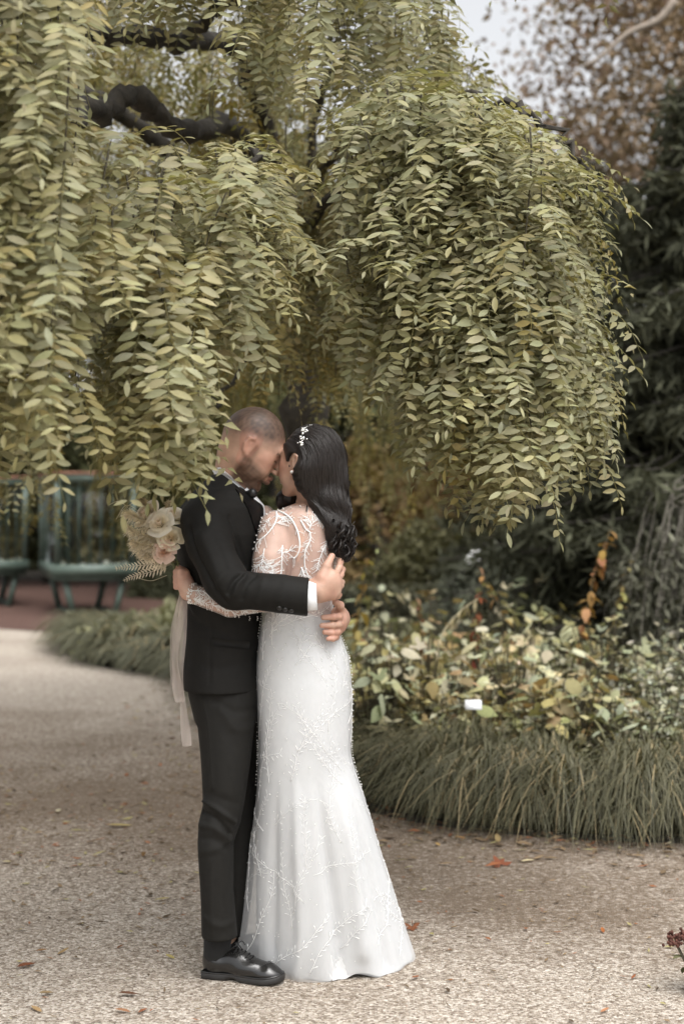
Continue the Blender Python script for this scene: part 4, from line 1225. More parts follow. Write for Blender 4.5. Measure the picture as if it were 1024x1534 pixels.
def decal(bvh, rows, off, thick=.002):
    """a strip of cloth lying on a surface: rows of pixel points cast on to it, raised by off"""
    G = []
    for row in rows:
        g_ = []
        for u, v in row:
            p, n = ray(bvh, u, v)
            g_.append(None if p is None else (p + n * off, n))
        G.append(g_)
    m = len(G[0])
    for g_ in G:
        for i in range(m):
            if g_[i] is None:
                c = [x for x in g_ if x is not None]
                if not c: return None
                j = min((x for x in range(m) if g_[x] is not None), key=lambda x: abs(x - i)); g_[i] = g_[j]
    Vt = np.array([[x[0] for x in g_] for g_ in G]).reshape(-1, 3); Nt = np.array([[x[1] for x in g_] for g_ in G]).reshape(-1, 3)
    n = len(G)
    i, j = np.meshgrid(np.arange(n - 1), np.arange(m - 1), indexing='ij')
    F = np.stack([i * m + j, i * m + j + 1, (i + 1) * m + j + 1, (i + 1) * m + j], -1).reshape(-1, 4)
    Vb = Vt - Nt * (thick + off)
    k = len(Vt)
    rim = list(range(m)) + [r_ * m + m - 1 for r_ in range(1, n)] + [(n - 1) * m + q for q in range(m - 2, -1, -1)] + [r_ * m for r_ in range(n - 2, 0, -1)]
    S = np.array([[rim[q], rim[(q + 1) % len(rim)], rim[(q + 1) % len(rim)] + k, rim[q] + k] for q in range(len(rim))])
    return np.vstack([Vt, Vb]), np.vstack([F, F[:, ::-1] + k, S])

def head_shape(male=True):
    """head in its own frame: x forward, y to its left, z up, metres; origin at the middle of the skull"""
    s = Shape()
    s.ell((-.012, 0, .030), (.098, .076, .092), k=.02)
    s.ell((-.035, 0, .005), (.070, .070, .075), k=.03)
    s.ell((.035, 0, -.025), (.058, .060, .085), k=.035)
    jw = .054 if male else .046
    for q in (-1, 1):
        s.cap((-.012, q * jw, -.060), (.066, q * .014, -.112), .020, .016, k=.028)
        s.cap((-.015, q * (jw + .006), -.01), (-.010, q * jw, -.062), .018, .018, k=.03)
        s.ell((.052, q * .042, -.022), (.026, .022, .022), k=.025)
        s.ell((.060, q * .030, -.060), (.026, .024, .03), k=.025)
    s.ell((.070, 0, -.112), (.022, .022, .018) if male else (.019, .018, .016), k=.02)
    b = .016 if male else .012
    s.cap((.078, -.034, .020), (.088, -.008, .014), b, b, k=.02).cap((.078, .034, .020), (.088, .008, .014), b, b, k=.02)
    for q in (-1, 1):
        s.sub((.098, q * .033, .000), (.018, .018, .011), k=.012)
        s.ell((.074, q * .032, -.002), (.0155, .017, .0125), k=.004)
    s.cap((.090, 0, .006), (.118, 0, -.034), .0085, .0115, k=.012)
    for q in (-1, 1): s.ell((.104, q * .012, -.040), (.012, .0085, .008), k=.007)
    s.cap((.092, -.020, -.068), (.103, 0, -.064), .006, .0075, k=.009).cap((.092, .020, -.068), (.103, 0, -.064), .006, .0075, k=.009)
    s.cap((.089, -.017, -.079), (.099, 0, -.080), .0065, .0085, k=.009).cap((.089, .017, -.079), (.099, 0, -.080), .0065, .0085, k=.009)
    s.sub((.108, 0, -.0725), (.010, .024, .0014), k=.003)
    for q in (-1, 1):   # ears: rim, bowl, lobe
        c = np.array([-.012, q * .079, -.012])
        rim = [c + np.array([.012, -q * .004, -.006]), c + np.array([.014, 0, .016]), c + np.array([.002, q * .007, .030]), c + np.array([-.014, q * .010, .024]), c + np.array([-.018, q * .010, .004]), c + np.array([-.008, q * .006, -.018]), c + np.array([.005, 0, -.028])]
        s.ell(c, (.016, .006, .028), k=.006)
        s.chain(rim, [.004, .0045, .005, .005, .0048, .005, .0062], k=.004)
        s.chain([c + np.array([-.010, q * .007, .015]), c + np.array([-.012, q * .008, .0]), c + np.array([-.004, q * .005, -.014])], [.0035] * 3, k=.004)
        s.sub(c + np.array([.004, q * .010, .0]), (.006, .006, .011), k=.004)
    return s

def frame(fwd, up):
    f = unit(fwd); u = unit(np.asarray(up, float) - f * np.dot(up, f)); l = np.cross(u, f)
    return np.stack([f, l, u], 1)      # columns: forward, left, up

M['skin'] = mat('skin', (.45, .27, .19), .5, .10, 40, .08, 200, sss=.12, attr=True)
# ------------------------------------------------------------------ groom
pxm = FPX / Y0
groom = empty('person', P(330, 1478, .12) * [1, 1, 0])
tag(groom, 'man in a black suit with shaved hair and beard embracing the bride', 'person')

def row(v, uL, uR, b, dy):
    y = Y0 + dy; return (zpx(v, y), xpx((uL + uR) / 2, y), y, (uR - uL) / 2 / FPX * y, b)

# --- head, neck
Rg = frame((.84, .10, -.52), (.50, .0, .86))
S = .965
hc = P(380, 667, .10)
hs_ = head_shape(True)
neck = Shape().chain([hc + Rg @ np.array([-.038, 0, -.055]), P(348, 715, .12), P(340, 750, .14)], [.054, .058, .072], k=.03)
def groom_head(p):
    q = (p - hc) @ Rg / S
    return smin(hs_(q) * S, neck(p), .025)
V, F = sdf_mesh(groom_head, hc - [.17, .15, .24], hc + [.17, .15, .16], .0032, smooth=1)
q = (V - hc) @ Rg / S
skin = np.array([.53, .335, .245])
C = np.tile(skin, (len(V), 1))
def mixc(C, c, w): return C * (1 - w[:, None]) + np.asarray(c) * w[:, None]
sstep = lambda x, a, b: np.clip((x - a) / (b - a), 0, 1)
spk = .92 + .06 * noise3(V, 500, 3) + .05 * noise3(V, 160, 4)
# ruddy cheeks and ears
C = mixc(C, (.50, .23, .16), .5 * np.exp(-((q[:, 0] - .06) ** 2 + (q[:, 2] + .02) ** 2) / .0012))
C = mixc(C, (.50, .22, .16), .45 * (np.abs(q[:, 1]) > .074))
C = mixc(C, (.42, .19, .15), .8 * sstep(q[:, 0], .088, .096) * np.exp(-((q[:, 2] + .073) / .011) ** 2) * (np.abs(q[:, 1]) < .024))
# cropped hair: dense on top, faded at the sides and nape
line = .062 - .35 * np.clip(q[:, 0], 0, 1) + .0 * q[:, 1]
top = sstep(q[:, 2] + .25 * np.clip(-q[:, 0], 0, .1), .0, .075) * sstep(.088 - q[:, 0] - .25 * np.clip(np.abs(q[:, 1]) - .03, 0, 1), 0, .018)
side = sstep(q[:, 2] - .55 * np.clip(q[:, 0], -.05, 1), -.030, .05) * sstep(.052 - q[:, 0], 0, .02)
ear = np.exp(-((q[:, 0] + .012) ** 2 + (q[:, 2] + .012) ** 2) / .0011)
hairw = np.clip(.95 * top + .42 * side, 0, .95) * np.clip(spk, .35, 1.1) * (1 - .95 * np.clip(ear * 1.3, 0, 1) * (np.abs(q[:, 1]) > .06))
C = mixc(C, (.055, .035, .026), np.clip(hairw, 0, .94))
# beard stubble along jaw, chin, upper lip
jawz = -.058 + .25 * np.clip(.03 - q[:, 0], -.05, .06)
beard = sstep(jawz + .018 - q[:, 2], 0, .022) * sstep(q[:, 0], -.022, -.004) * sstep(q[:, 2], -.150, -.125)
beard *= 1 - np.exp(-(((q[:, 0] - .098) / .016) ** 2 + ((q[:, 2] + .073) / .008) ** 2))
must = np.exp(-((q[:, 2] + .054) / .008) ** 2) * sstep(q[:, 0], .085, .094) * (np.abs(q[:, 1]) < .03)
sideb = np.exp(-((q[:, 0] - .012) / .012) ** 2) * sstep(q[:, 2], -.07, -.05) * sstep(.02 - q[:, 2], 0, .02) * (np.abs(q[:, 1]) > .04)
bw = np.clip(beard + must + .5 * sideb, 0, 1) * np.clip(spk * .95, .3, .95)
C = mixc(C, (.085, .048, .03), bw)
# closed eye lash line, brow
for sgn in (-1, 1):
    lash = np.exp(-((q[:, 2] + .0085 + .10 * (np.abs(q[:, 1]) - .032) ** 2 * 30) / .0028) ** 2) * (np.abs(q[:, 1] - sgn * .033) < .016) * (q[:, 0] > .070)
    brow = np.exp(-((q[:, 2] - .020 + .2 * (np.abs(q[:, 1]) - .03) ) / .0055) ** 2) * (np.abs(q[:, 1] - sgn * .033) < .021) * (q[:, 0] > .066)
    C = mixc(C, (.04, .025, .02), np.clip(.9 * lash, 0, 1)); C = mixc(C, (.07, .045, .03), np.clip(.85 * brow, 0, 1))
bodyparts = [(V, F, C)]

# --- right hand on her back: wrist, palm, thumb, four fingers
hand = Shape()
W = P(476, 884, -.125)
hand.cap(P(462, 886, -.125), W, .028, .029, k=.01)
hand.cap(W, P(494, 868, -.118), .029, .030, k=.02, flat=((0.25, 1, 0), .62)).cap(W, P(497, 886, -.112), .028, .027, k=.02, flat=((0.25, 1, 0), .62))
hand.cap(P(490, 870, -.115), P(500, 872, -.098), .03, .024, k=.02)
hand.chain([P(482, 864, -.132), P(489, 848, -.124), P(497, 833, -.102)], [.0155, .0125, .0095], k=.012)          # thumb
hand.chain([P(501, 862, -.105), P(508, 850, -.080), P(510, 842, -.050), P(508, 838, -.025)], [.0115, .0096, .0084, .0072], k=.008)
hand.chain([P(503, 871, -.100), P(510, 861, -.075), P(513, 853, -.045), P(511, 849, -.02)], [.0115, .010, .0086, .0073], k=.007)
hand.chain([P(503, 882, -.100), P(510, 877, -.072), P(512, 872, -.045), P(510, 870, -.02)], [.011, .0095, .0082, .0070], k=.007)
hand.chain([P(500, 893, -.100), P(506, 893, -.075), P(508, 891, -.05), P(506, 890, -.03)], [.0105, .0086, .0076, .0065], k=.007)
V, F = sdf_mesh(hand, P(455, 915, -.17), P(520, 815, .02) + [0, .01, 0], .0023, smooth=1)
C = np.tile(skin * [.88, .90, .92], (len(V), 1)); C = mixc(C, (.46, .22, .16), np.clip(.35 + .35 * noise3(V, 90, 8), 0, .6) * .6)
bodyparts.append((V, F, C))

# --- left hand round her waist from the far side
hand = Shape()
hand.cap(P(500, 925, .16), P(508, 928, .06), .027, .027, k=.01)
hand.cap(P(508, 918, .04), P(507, 940, .03), .022, .020, k=.02)
hand.cap(P(508, 926, .06), P(507, 930, .02), .030, .026, k=.02)
hand.chain([P(509, 918, .03), P(509, 907, -.005), P(502, 902, -.03)], [.0135, .0125, .0105], k=.01)
for (a_, b_, c_, r_) in (((509, 924), (500, 924), (484, 925), .0098), ((509, 936), (498, 937), (482, 937), .0098), ((507, 947), (497, 948), (486, 947), .0092), ((504, 955), (499, 957), (491, 957), .0080)):
    hand.chain([P(*a_, .015), P(a_[0] - 2, a_[1], -.028), P(*b_, -.052), P(*c_, -.060)], [r_ * 1.15, r_ * 1.1, r_, r_ * .85], k=.006)
V, F = sdf_mesh(hand, P(474, 970, -.09), P(522, 890, .2) + [.02, 0, .02], .0023, smooth=1)
C = np.tile(skin * [.88, .88, .90], (len(V), 1)); C = mixc(C, (.47, .21, .15), np.clip(.4 + .35 * noise3(V, 90, 9), 0, .7) * .6)
bodyparts.append((V, F, C))
# torso and arms under the clothes, so that the figure is whole
tor = Shape()
tor.loft([row(745, 315, 365, .08, .13), row(775, 285, 380, .16, .14), row(850, 285, 378, .14, .14), row(1000, 292, 376, .12, .14), row(1050, 295, 376, .12, .14)], k=.03)
tor.chain([P(312, 785, -.03), P(350, 878, -.105), P(465, 886, -.125)], [.05, .042, .028], k=.03)
tor.chain([P(335, 785, .28), P(420, 885, .33), P(500, 925, .17)], [.05, .042, .027], k=.03)
tor.chain([P(330, 1040, .06), P(333, 1225, .05), P(328, 1392, .06)], [.06, .04, .024], k=.03)
tor.chain([P(355, 1040, .22), P(352, 1225, .22), P(345, 1420, .22)], [.06, .04, .026], k=.03)
V, F = sdf_mesh(tor, P(250, 1450, 0) - [.1, .25, 0], P(520, 720, .5) + [.05, .1, 0], .014, smooth=1)
bodyparts.append((V, F, np.tile(skin, (len(V), 1))))
V, F, C = merge(bodyparts)
gbody = add('body', np_mesh('body', V, F, C), M['skin'], groom)

# --- jacket
M['suit'] = mat('suit', (.0095, .009, .008), .72, .15, 60, .15, 700, spec=.2)
M['satin'] = mat('satin', (.006, .006, .006), .42, .1, 30)
M['trouser'] = mat('trouser', (.011, .0104, .009), .70, .15, 60, .15, 700, spec=.2)
M['shirt'] = mat('shirt', (.78, .80, .82), .7, .03, 60)
jk = Shape()
jk.loft([row(712, 318, 366, .085, .13), row(735, 292, 384, .15, .13), row(760, 270, 397, .195, .14), row(800, 263, 399, .20, .14), row(850, 267, 396, .185, .14), row(900, 273, 393, .17, .14), row(950, 276, 392, .165, .14), row(1000, 273, 391, .17, .14), row(1030, 274, 392, .175, .14)], k=.02, power=2.25)
jk.chain([P(306, 779, -.035), P(313, 815, -.085), P(338, 868, -.115)], [.066, .066, .061], k=.05)
jk.chain([P(338, 868, -.115), P(352, 883, -.118)], [.061, .060], k=.03)
jk.chain([P(352, 883, -.118), P(420, 889, -.130), P(475, 896, -.128)], [.058, .057, .058], k=.02)
jk.chain([P(335, 779, .29), P(415, 885, .34), P(500, 922, .19)], [.066, .06, .05], k=.03)
jk.cut(P(346, 720, .1), (.61, 0, .79))
jk.cut(P(462, 895, -.13), P(475, 897, -.13) - P(462, 895, -.13) + np.array([0, 0, .003]))
# the cut must not take the far sleeve: it ends before her waist anyway
V, F = sdf_mesh(jk, P(240, 1040, 0) - [.05, .28, .02], P(520, 690, .6) + [.05, .12, .02], .006, smooth=1)
V = folds(V, F, [
    ([(362, 862), (350, 872), (341, 890)], -.009, .006), ([(372, 858), (358, 872), (350, 892)], .008, .006), ([(382, 862), (368, 876), (362, 898)], -.007, .006),
    ([(345, 850), (332, 862), (325, 880)], .004, .010), ([(318, 800), (332, 830), (340, 852)], -.004, .012), ([(300, 800), (315, 835), (328, 868)], .004, .012),
    ([(395, 866), (390, 885), (385, 905)], .003, .010), ([(420, 868), (414, 890), (408, 912)], -.003, .012),
    ([(285, 790), (296, 830), (322, 880), (340, 905)], -.008, .008), ([(345, 775), (358, 815), (370, 856)], -.007, .008),
    ([(276, 905), (300, 935), (340, 948)], -.004, .012), ([(275, 880), (290, 915)], .004, .012), ([(300, 955), (350, 970), (385, 965)], .003, .015), ([(280, 990), (330, 1000), (386, 985)], -.003, .018),
    ([(318, 940), (315, 985), (314, 1024)], -.003, .005), ([(292, 740), (310, 760), (330, 775)], .004, .014), ([(268, 800), (280, 830)], -.004, .014)])
N = normals(V, F); V = V + N * (.0012 * noise3(V, 28, 5))[:, None]
# vent at the back seam
jacket = add('jacket', np_mesh('jacket', V, F), M['suit'], groom)
jb = bvh_of(V, F)
# collar and satin lapel
d = decal(jb, [[(323, 707), (330, 703), (337, 704)], [(331, 716), (340, 714), (349, 717)], [(345, 728), (356, 727), (366, 733)], [(362, 740), (374, 744), (382, 750)]], .006)
if d: add('collar', np_mesh('collar', *d), M['suit'], jacket)
d = decal(jb, [[(352, 733), (360, 731), (370, 738)], [(360, 745), (370, 744), (380, 750)], [(368, 758), (378, 757), (388, 762)], [(374, 772), (384, 770), (393, 774)], [(380, 790), (387, 788), (394, 790)], [(386, 806), (390, 806), (394, 807)]], .005)
if d: add('lapel', np_mesh('lapel', *d), M['satin'], jacket)
# flap pocket, sleeve buttons
d = decal(jb, [[(318, 955), (332, 957), (345, 959), (358, 960), (372, 961)], [(317, 966), (332, 968), (345, 970), (358, 971), (372, 972)]], .005)
if d: add('pocket_flap', np_mesh('pocket_flap', *d), M['suit'], jacket)
M['button'] = mat('button', (.012, .012, .012), .3)
def knob(c, n, r, h=.5, m=8):
    n = unit(n); th = np.linspace(0, math.pi / 2, 4)
    pts = np.array([c + n * (math.sin(t_) * r * h) for t_ in th]); pts[0] -= n * r * .3
    return tube(pts, np.maximum(np.cos(th) * r, .0004), m)
for u, v in ((418, 911), (427, 913), (436, 915)):
    p, n = ray(jb, u, v)
    if p is not None: add('sleeve_button', np_mesh('sleeve_button', *knob(p, n, .0085)), M['button'], jacket)

# --- shirt: collar and cuff
cs = Shape()
def ringcloth(a, b, r0, r1, flat=None, name='cuff', parent=groom, m=None, t=.003, n=28):
    """open tube of cloth with thickness"""
    a, b = np.asarray(a, float), np.asarray(b, float)
    pts = np.array([a, a * .5 + b * .5, b, b, a * .5 + b * .5, a]); rad = np.array([r0, (r0 + r1) / 2, r1, r1 - t, (r0 + r1) / 2 - t, r0 - t])
    ax = unit(b - a); ref = np.array([0, 0, 1.0]) if abs(ax[2]) < .9 else np.array([1.0, 0, 0]); x = unit(np.cross(ax, ref)); y = np.cross(ax, x)
    th = np.arange(n) / n * 2 * math.pi
    V = (pts[:, None] + rad[:, None, None] * (np.cos(th)[None, :, None] * x + np.sin(th)[None, :, None] * y)).reshape(-1, 3)
    i, j = np.meshgrid(np.arange(6), np.arange(n), indexing='ij'); i2 = (i + 1) % 6; j2 = (j + 1) % n
    F = np.stack([i * n + j, i * n + j2, i2 * n + j2, i2 * n + j], -1).reshape(-1, 4)
    return add(name, np_mesh(name, V, F), m, parent)
shirt = add('shirt', np_mesh('shirt', *tube([P(352, 742, .10), P(372, 768, .115), P(380, 800, .12)], [.05, .055, .05], 14)), M['shirt'], groom)
ringcloth(P(455, 893, -.126), P(474.5, 892, -.126), .0475, .0435, name='cuff', parent=shirt, m=M['shirt'])
nk = Shape()
cb = bvh_of(*sdf_mesh(neck, hc - [.17, .15, .24], hc + [.12, .15, .1], .006, smooth=1))
d = decal(cb, [[(321, 697), (324, 705), (328, 713)], [(330, 700), (334, 709), (338, 718)], [(340, 708), (345, 718), (350, 727)], [(351, 719), (356, 728), (360, 735)], [(362, 730), (366, 736), (369, 741)]], .014, .012)
if d: add('collar', np_mesh('collar', *d), M['shirt'], shirt)
bow = Shape().cap(P(370, 742, .04), P(378, 739, .02), .011, .016, k=.01).cap(P(370, 742, .04), P(371, 740, .10), .012, .012)
add('bow_tie', np_mesh('bow_tie', *sdf_mesh(bow, P(360, 760, -.03), P(390, 725, .15), .003)), M['satin'], groom)

# --- trousers
tr = Shape()
tr.loft([row(1005, 283, 387, .145, .15), row(1040, 284, 390, .15, .15), row(1075, 293, 385, .12, .12)], k=.03, power=2.2)
near = [row(1000, 286, 384, .095, .09), row(1030, 283, 387, .10, .085), row(1060, 290, 386, .102, .075), row(1088, 297, 381, .10, .065), row(1130, 301, 376, .096, .055), row(1174, 303, 370, .09, .045), row(1205, 304, 366, .084, .04), row(1232, 298, 361, .080, .035), row(1262, 297, 350, .076, .03), row(1330, 300, 349, .070, .03), row(1403, 302, 356, .066, .03)]
tr.loft(near, k=.02, power=2.2)
tr.loft([row(1010, 305, 389, .10, .22), row(1060, 318, 391, .105, .22), row(1130, 326, 391, .095, .22), row(1205, 330, 388, .08, .22), row(1262, 330, 384, .074, .22), row(1330, 330, 378, .068, .22), row(1398, 328, 370, .064, .22)], k=.02, power=2.2)
V, F = sdf_mesh(tr, P(260, 1425, 0) - [.03, .16, .02], P(420, 1000, .4) + [.03, .05, .02], .006, smooth=1)
V = folds(V, F, [
    ([(306, 1200), (325, 1212), (352, 1232)], .010, .007), ([(304, 1216), (325, 1228), (345, 1250)], -.009, .006), ([(300, 1236), (320, 1240), (345, 1258)], .006, .010), ([(303, 1256), (322, 1258), (340, 1272)], -.004, .010), ([(300, 1276), (325, 1272), (342, 1262)], .003, .010),
    ([(308, 1186), (330, 1196), (358, 1205)], -.003, .012), ([(330, 1060), (352, 1090), (378, 1090)], .004, .014), ([(320, 1050), (350, 1066), (384, 1062)], -.004, .012), ([(300, 1040), (312, 1090), (318, 1180)], .003, .006), ([(318, 1290), (316, 1340), (318, 1398)], .003, .006),
    ([(306, 1375), (330, 1388), (350, 1380)], .004, .012), ([(345, 1100), (360, 1140), (366, 1180)], -.003, .016)])
N = normals(V, F); V = V + N * (.0012 * noise3(V, 26, 15))[:, None]
add('trousers', np_mesh('trousers', V, F), M['trouser'], groom)

# --- shoes (near one fully seen, far one behind the dress)
M['leather'] = mat('leather', (.012, .0115, .011), .22, .15, 30, .05, 120, coat=.3)
M['sole'] = mat('sole', (.018, .017, .016), .6, .2, 30)
M['sock'] = mat('sock', (.012, .012, .012), .9, .1, 80)
def shoe(o, ang, full=True, sc=.90):
    """o: ground point under the heel's middle; the shoe points along ang"""
    ex = np.array([math.cos(ang), math.sin(ang), 0]); ey = np.array([-math.sin(ang), math.cos(ang), 0]); ez = np.array([0, 0, 1.0])
    def T(p): p = np.asarray(p, float) * sc; return o + np.outer(p[..., 0], ex).reshape(p.shape) + np.outer(p[..., 1], ey).reshape(p.shape) + np.outer(p[..., 2], ez).reshape(p.shape) if p.ndim > 1 else o + p[0] * ex + p[1] * ey + p[2] * ez
    Rm = np.stack([ex, ey, ez], 1)
    root = add('shoe', np_mesh('shoe', *sdf_mesh((lambda p: up((p - o) @ Rm / sc) * sc), T(np.array([-.02, -.02, 0])) - .17, T(np.array([.25, 0, .1])) + .12, .0025, smooth=1)), M['leather'], groom)
    sole_l = [(-.032, .030), (-.026, .036), (.02, .038), (.07, .034), (.13, .042), (.19, .050), (.225, .044), (.248, .030), (.258, .010)]
    out = np.array([(x, y) for x, y in sole_l] + [(x, -y) for x, y in sole_l[::-1]])
    out = catmull(np.vstack([out, out[:1]]), 3)[:-1]; n = len(out)
    def lift(x): return .012 * np.clip((x - .17) / .09, 0, 1) ** 2
    rings = []
    for z, g_ in ((.0, .0), (.004, .002), (.018, .002), (.0205, -.001)):
        zz = z + lift(out[:, 0]); zz = np.where((z < .01) & (out[:, 0] > .055) & (out[:, 0] < .10), zz + .012 * np.sin((out[:, 0] - .055) / .045 * math.pi) ** .5, zz)
        rings.append(np.stack([out[:, 0] * (1 + g_), out[:, 1] * (1 + g_ * 20), zz], 1))
    V = np.vstack(rings); i, j = np.meshgrid(np.arange(3), np.arange(n), indexing='ij'); j2 = (j + 1) % n
    F = [np.stack([i * n + j, i * n + j2, (i + 1) * n + j2, (i + 1) * n + j], -1).reshape(-1, 4)]
    V = np.vstack([V, [[.11, 0, .003]], [[.11, 0, .0205]]]); k = np.arange(n); k2 = (k + 1) % n
    F.append(np.vstack([np.stack([np.full(n, 4 * n), k2, k], 1), np.stack([np.full(n, 4 * n + 1), 3 * n + k, 3 * n + k2], 1)]))
    add('sole', np_mesh('sole', T(V), F, smooth=False), M['sole'], root)
    wl_ = np.stack([out[:, 0] * .985, out[:, 1] * .96, .022 + lift(out[:, 0])], 1)
    V, F = tube(T(np.vstack([wl_, wl_[:1]])), .0032, 5, False); add('welt', np_mesh('welt', V, F), M['leather'], root)
    if full:
        parts = []
        up_b = bvh_of(*sdf_mesh((lambda p: up(p)), (-.06, -.08, 0), (.28, .08, .16), .004, smooth=1))
        def down(x, y):
            h = up_b.ray_cast(Vector((x, y, .3)), Vector((0, 0, -1))); return np.array(h[0]) + [0, 0, .0015] if h[0] is not None else None
        # lacing, cap seams with broguing dots
        for k in range(5):
            x = .085 + k * .014; a_, b_, c_ = down(x, -.022), down(x + .004, 0), down(x, .022)
            if a_ is not None and b_ is not None and c_ is not None: parts.append(tube(T(catmull([a_ + [0, 0, .001], b_ + [0, 0, .003], c_ + [0, 0, .001]], 4)), .0022, 5))
        kn = down(.082, 0) + np.array([0, 0, .006])
        for a_, b_ in (((.01, -.03, .012), (-.012, -.045, -.004)), ((.01, .03, .012), (.02, .04, -.004)), ((.02, -.02, .004), (.035, -.035, -.012)), ((.0, .012, .01), (.01, .03, -.014))):
            parts.append(tube(T(catmull([kn, kn + a_, kn + b_], 5)), .0016, 5))
        V, F, _ = merge(parts); add('laces', np_mesh('laces', V, F), M['sock'], root)
        seam = []
        for pts2 in ([(.215 - .03 * abs(y_) / .03, y_) for y_ in np.linspace(-.046, .046, 19)], [(.155 - .018 * math.cos(y_ * 60), y_) for y_ in np.linspace(-.05, .05, 17)], [(x_, -.024 - .05 * (x_ - .08) ** 2) for x_ in np.linspace(.06, .15, 12)]):
            for x_, y_ in pts2:
                p_ = down(x_, y_)
                if p_ is not None: seam.append(knob(T(p_), ez, .0019, .5, 5))
        V, F, _ = merge(seam); add('brogue_stitching', np_mesh('brogue_stitching', V, F), M['sole'], root)
    return root
upS = Shape()
upS.ell((.005, 0, .040), (.040, .034, .036), k=.02).ell((.0, 0, .072), (.036, .031, .034), k=.03)
upS.cap((.02, 0, .05), (.20, 0, .036), .040, .030, k=.02).ell((.195, 0, .028), (.060, .045, .028), k=.02).ell((.125, -.004, .042), (.06, .043, .034), k=.02).ell((.085, 0, .07), (.045, .030, .032), k=.025)
upS.sub((.005, 0, .115), (.034, .026, .03), k=.006)
upS.ops.append((lambda p: .014 + .012 * np.clip((p[:, 0] - .17) / .09, 0, 1) ** 2 - p[:, 2], 0, 'cut'))
up = upS
heel = on_ground(317, 1466); heel = np.array([xpx(320, 4.45), 4.45, .008])
shoe(heel, R(-17))
shoe(np.array([xpx(348, 4.60), 4.60, .008]), R(-6), False)
V, F = tube([P(328, 1380, .05), heel + (.010, .0, .075), heel + (.012, .0, .04)], [.047, .042, .040], 14); add('sock', np_mesh('sock', V, F), M['sock'], groom)
# ------------------------------------------------------------------ bride
bride = empty('person', P(480, 1468, .17) * [1, 1, 0])
tag(bride, 'woman with long dark wavy hair in a white lace mermaid gown', 'person')
Rb = frame((-.80, .56, .06), (.05, .0, 1))
Sb = .875
bc = P(459, 690, .06)
hb = head_shape(False)
bskin = np.array([.54, .35, .265])
neckb = Shape().chain([bc + Rb @ np.array([-.030, 0, -.07]), P(467, 742, .07), P(464, 768, .07)], [.044, .043, .052], k=.03)
def bride_head(p): return smin(hb((p - bc) @ Rb / Sb) * Sb, neckb(p), .02)
V, F = sdf_mesh(bride_head, bc - [.15, .14, .2], bc + [.15, .14, .14], .0032, smooth=1)
q = (V - bc) @ Rb / Sb
C = np.tile(bskin, (len(V), 1))
C = mixc(C, (.52, .24, .17), .55 * np.exp(-((q[:, 0] - .055) ** 2 + (q[:, 2] + .028) ** 2) / .0010))
C = mixc(C, (.42, .15, .13), .9 * sstep(q[:, 0], .088, .094) * np.exp(-((q[:, 2] + .073) / .011) ** 2) * (np.abs(q[:, 1]) < .022))
for sgn in (-1, 1):
    lash = np.exp(-((q[:, 2] + .008) / .003) ** 2) * (np.abs(q[:, 1] - sgn * .033) < .018) * (q[:, 0] > .068)
    brow = np.exp(-((q[:, 2] - .021) / .004) ** 2) * (np.abs(q[:, 1] - sgn * .033) < .02) * (q[:, 0] > .066)
    C = mixc(C, (.02, .015, .012), np.clip(lash + brow, 0, .95))
bparts = [(V, F, C)]
up_rows = [row(752, 446, 488, .05, .065), row(760, 428, 495, .068, .065), row(770, 410, 501, .088, .065), row(788, 402, 504, .10, .065), row(820, 406, 505, .105, .065), row(860, 408, 505, .10, .065), row(890, 405, 499, .092, .065), row(920, 402, 494, .086, .065), row(960, 400, 504, .10, .07)]
def upper(gro=0.0):
    s = Shape()
    s.loft([(z, cx, cy, a + gro, b + gro) for z, cx, cy, a, b in up_rows], k=.012, power=2.15)
    s.chain([P(413, 789, .02), P(405, 838, -.025), P(398, 893, -.048)], [.048 + gro, .051 + gro, .044 + gro], k=.014)
    s.chain([P(398, 893, -.048), P(345, 905, -.060), P(288, 889, -.038)], [.043 + gro, .036 + gro, .0265 + gro], k=.01)
    s.chain([P(480, 789, .13), P(420, 800, .20), P(395, 770, .15)], [.045 + gro, .038 + gro, .028 + gro], k=.02)     # far arm, between the two
    return s
ub = upper()
V, F = sdf_mesh(ub, P(270, 975, 0) - [.02, .16, 0], P(520, 745, .3) + [.02, .05, .02], .005, smooth=1)
V = folds(V, F, [([(440, 838), (434, 850), (428, 868)], -.010, .006), ([(470, 790), (468, 830), (466, 870)], -.005, .012), ([(452, 800), (450, 820), (444, 838)], .005, .014)])
C = np.tile(bskin * [.98, .97, .98], (len(V), 1))
bparts.append((V, F, C))
ubv = bvh_of(V, F)
# left hand closed round the bouquet's stems
hand = Shape()
hand.chain([P(294, 890, -.040), P(283, 886, -.036), P(279, 876, -.03)], [.0255, .024, .024], k=.01)
hand.cap(P(281, 884, -.034), P(275, 862, -.022), .023, .025, k=.02, flat=((1, -.3, 0), .75))
for k, (v0, r_) in enumerate(((857, .0095), (864.5, .0098), (872, .0095), (879, .0085))):
    hand.chain([P(279, v0 + 1, -.030), P(270, v0 - 1, -.040), P(264.5, v0, -.020), P(269, v0 + 1, -.002)], [r_ * 1.1, r_ * 1.05, r_, r_ * .85], k=.006)
hand.chain([P(280, 872, -.012), P(275, 856, -.004), P(267, 850, -.012)], [.012, .0105, .009], k=.01)
V, F = sdf_mesh(hand, P(255, 905, -.09), P(302, 840, .04) + [0, .02, 0], .002, smooth=1)
C = mixc(np.tile(bskin, (len(V), 1)), (.48, .20, .15), np.clip(.4 + .3 * noise3(V, 80, 3), 0, .7) * .6)
bparts.append((V, F, C))
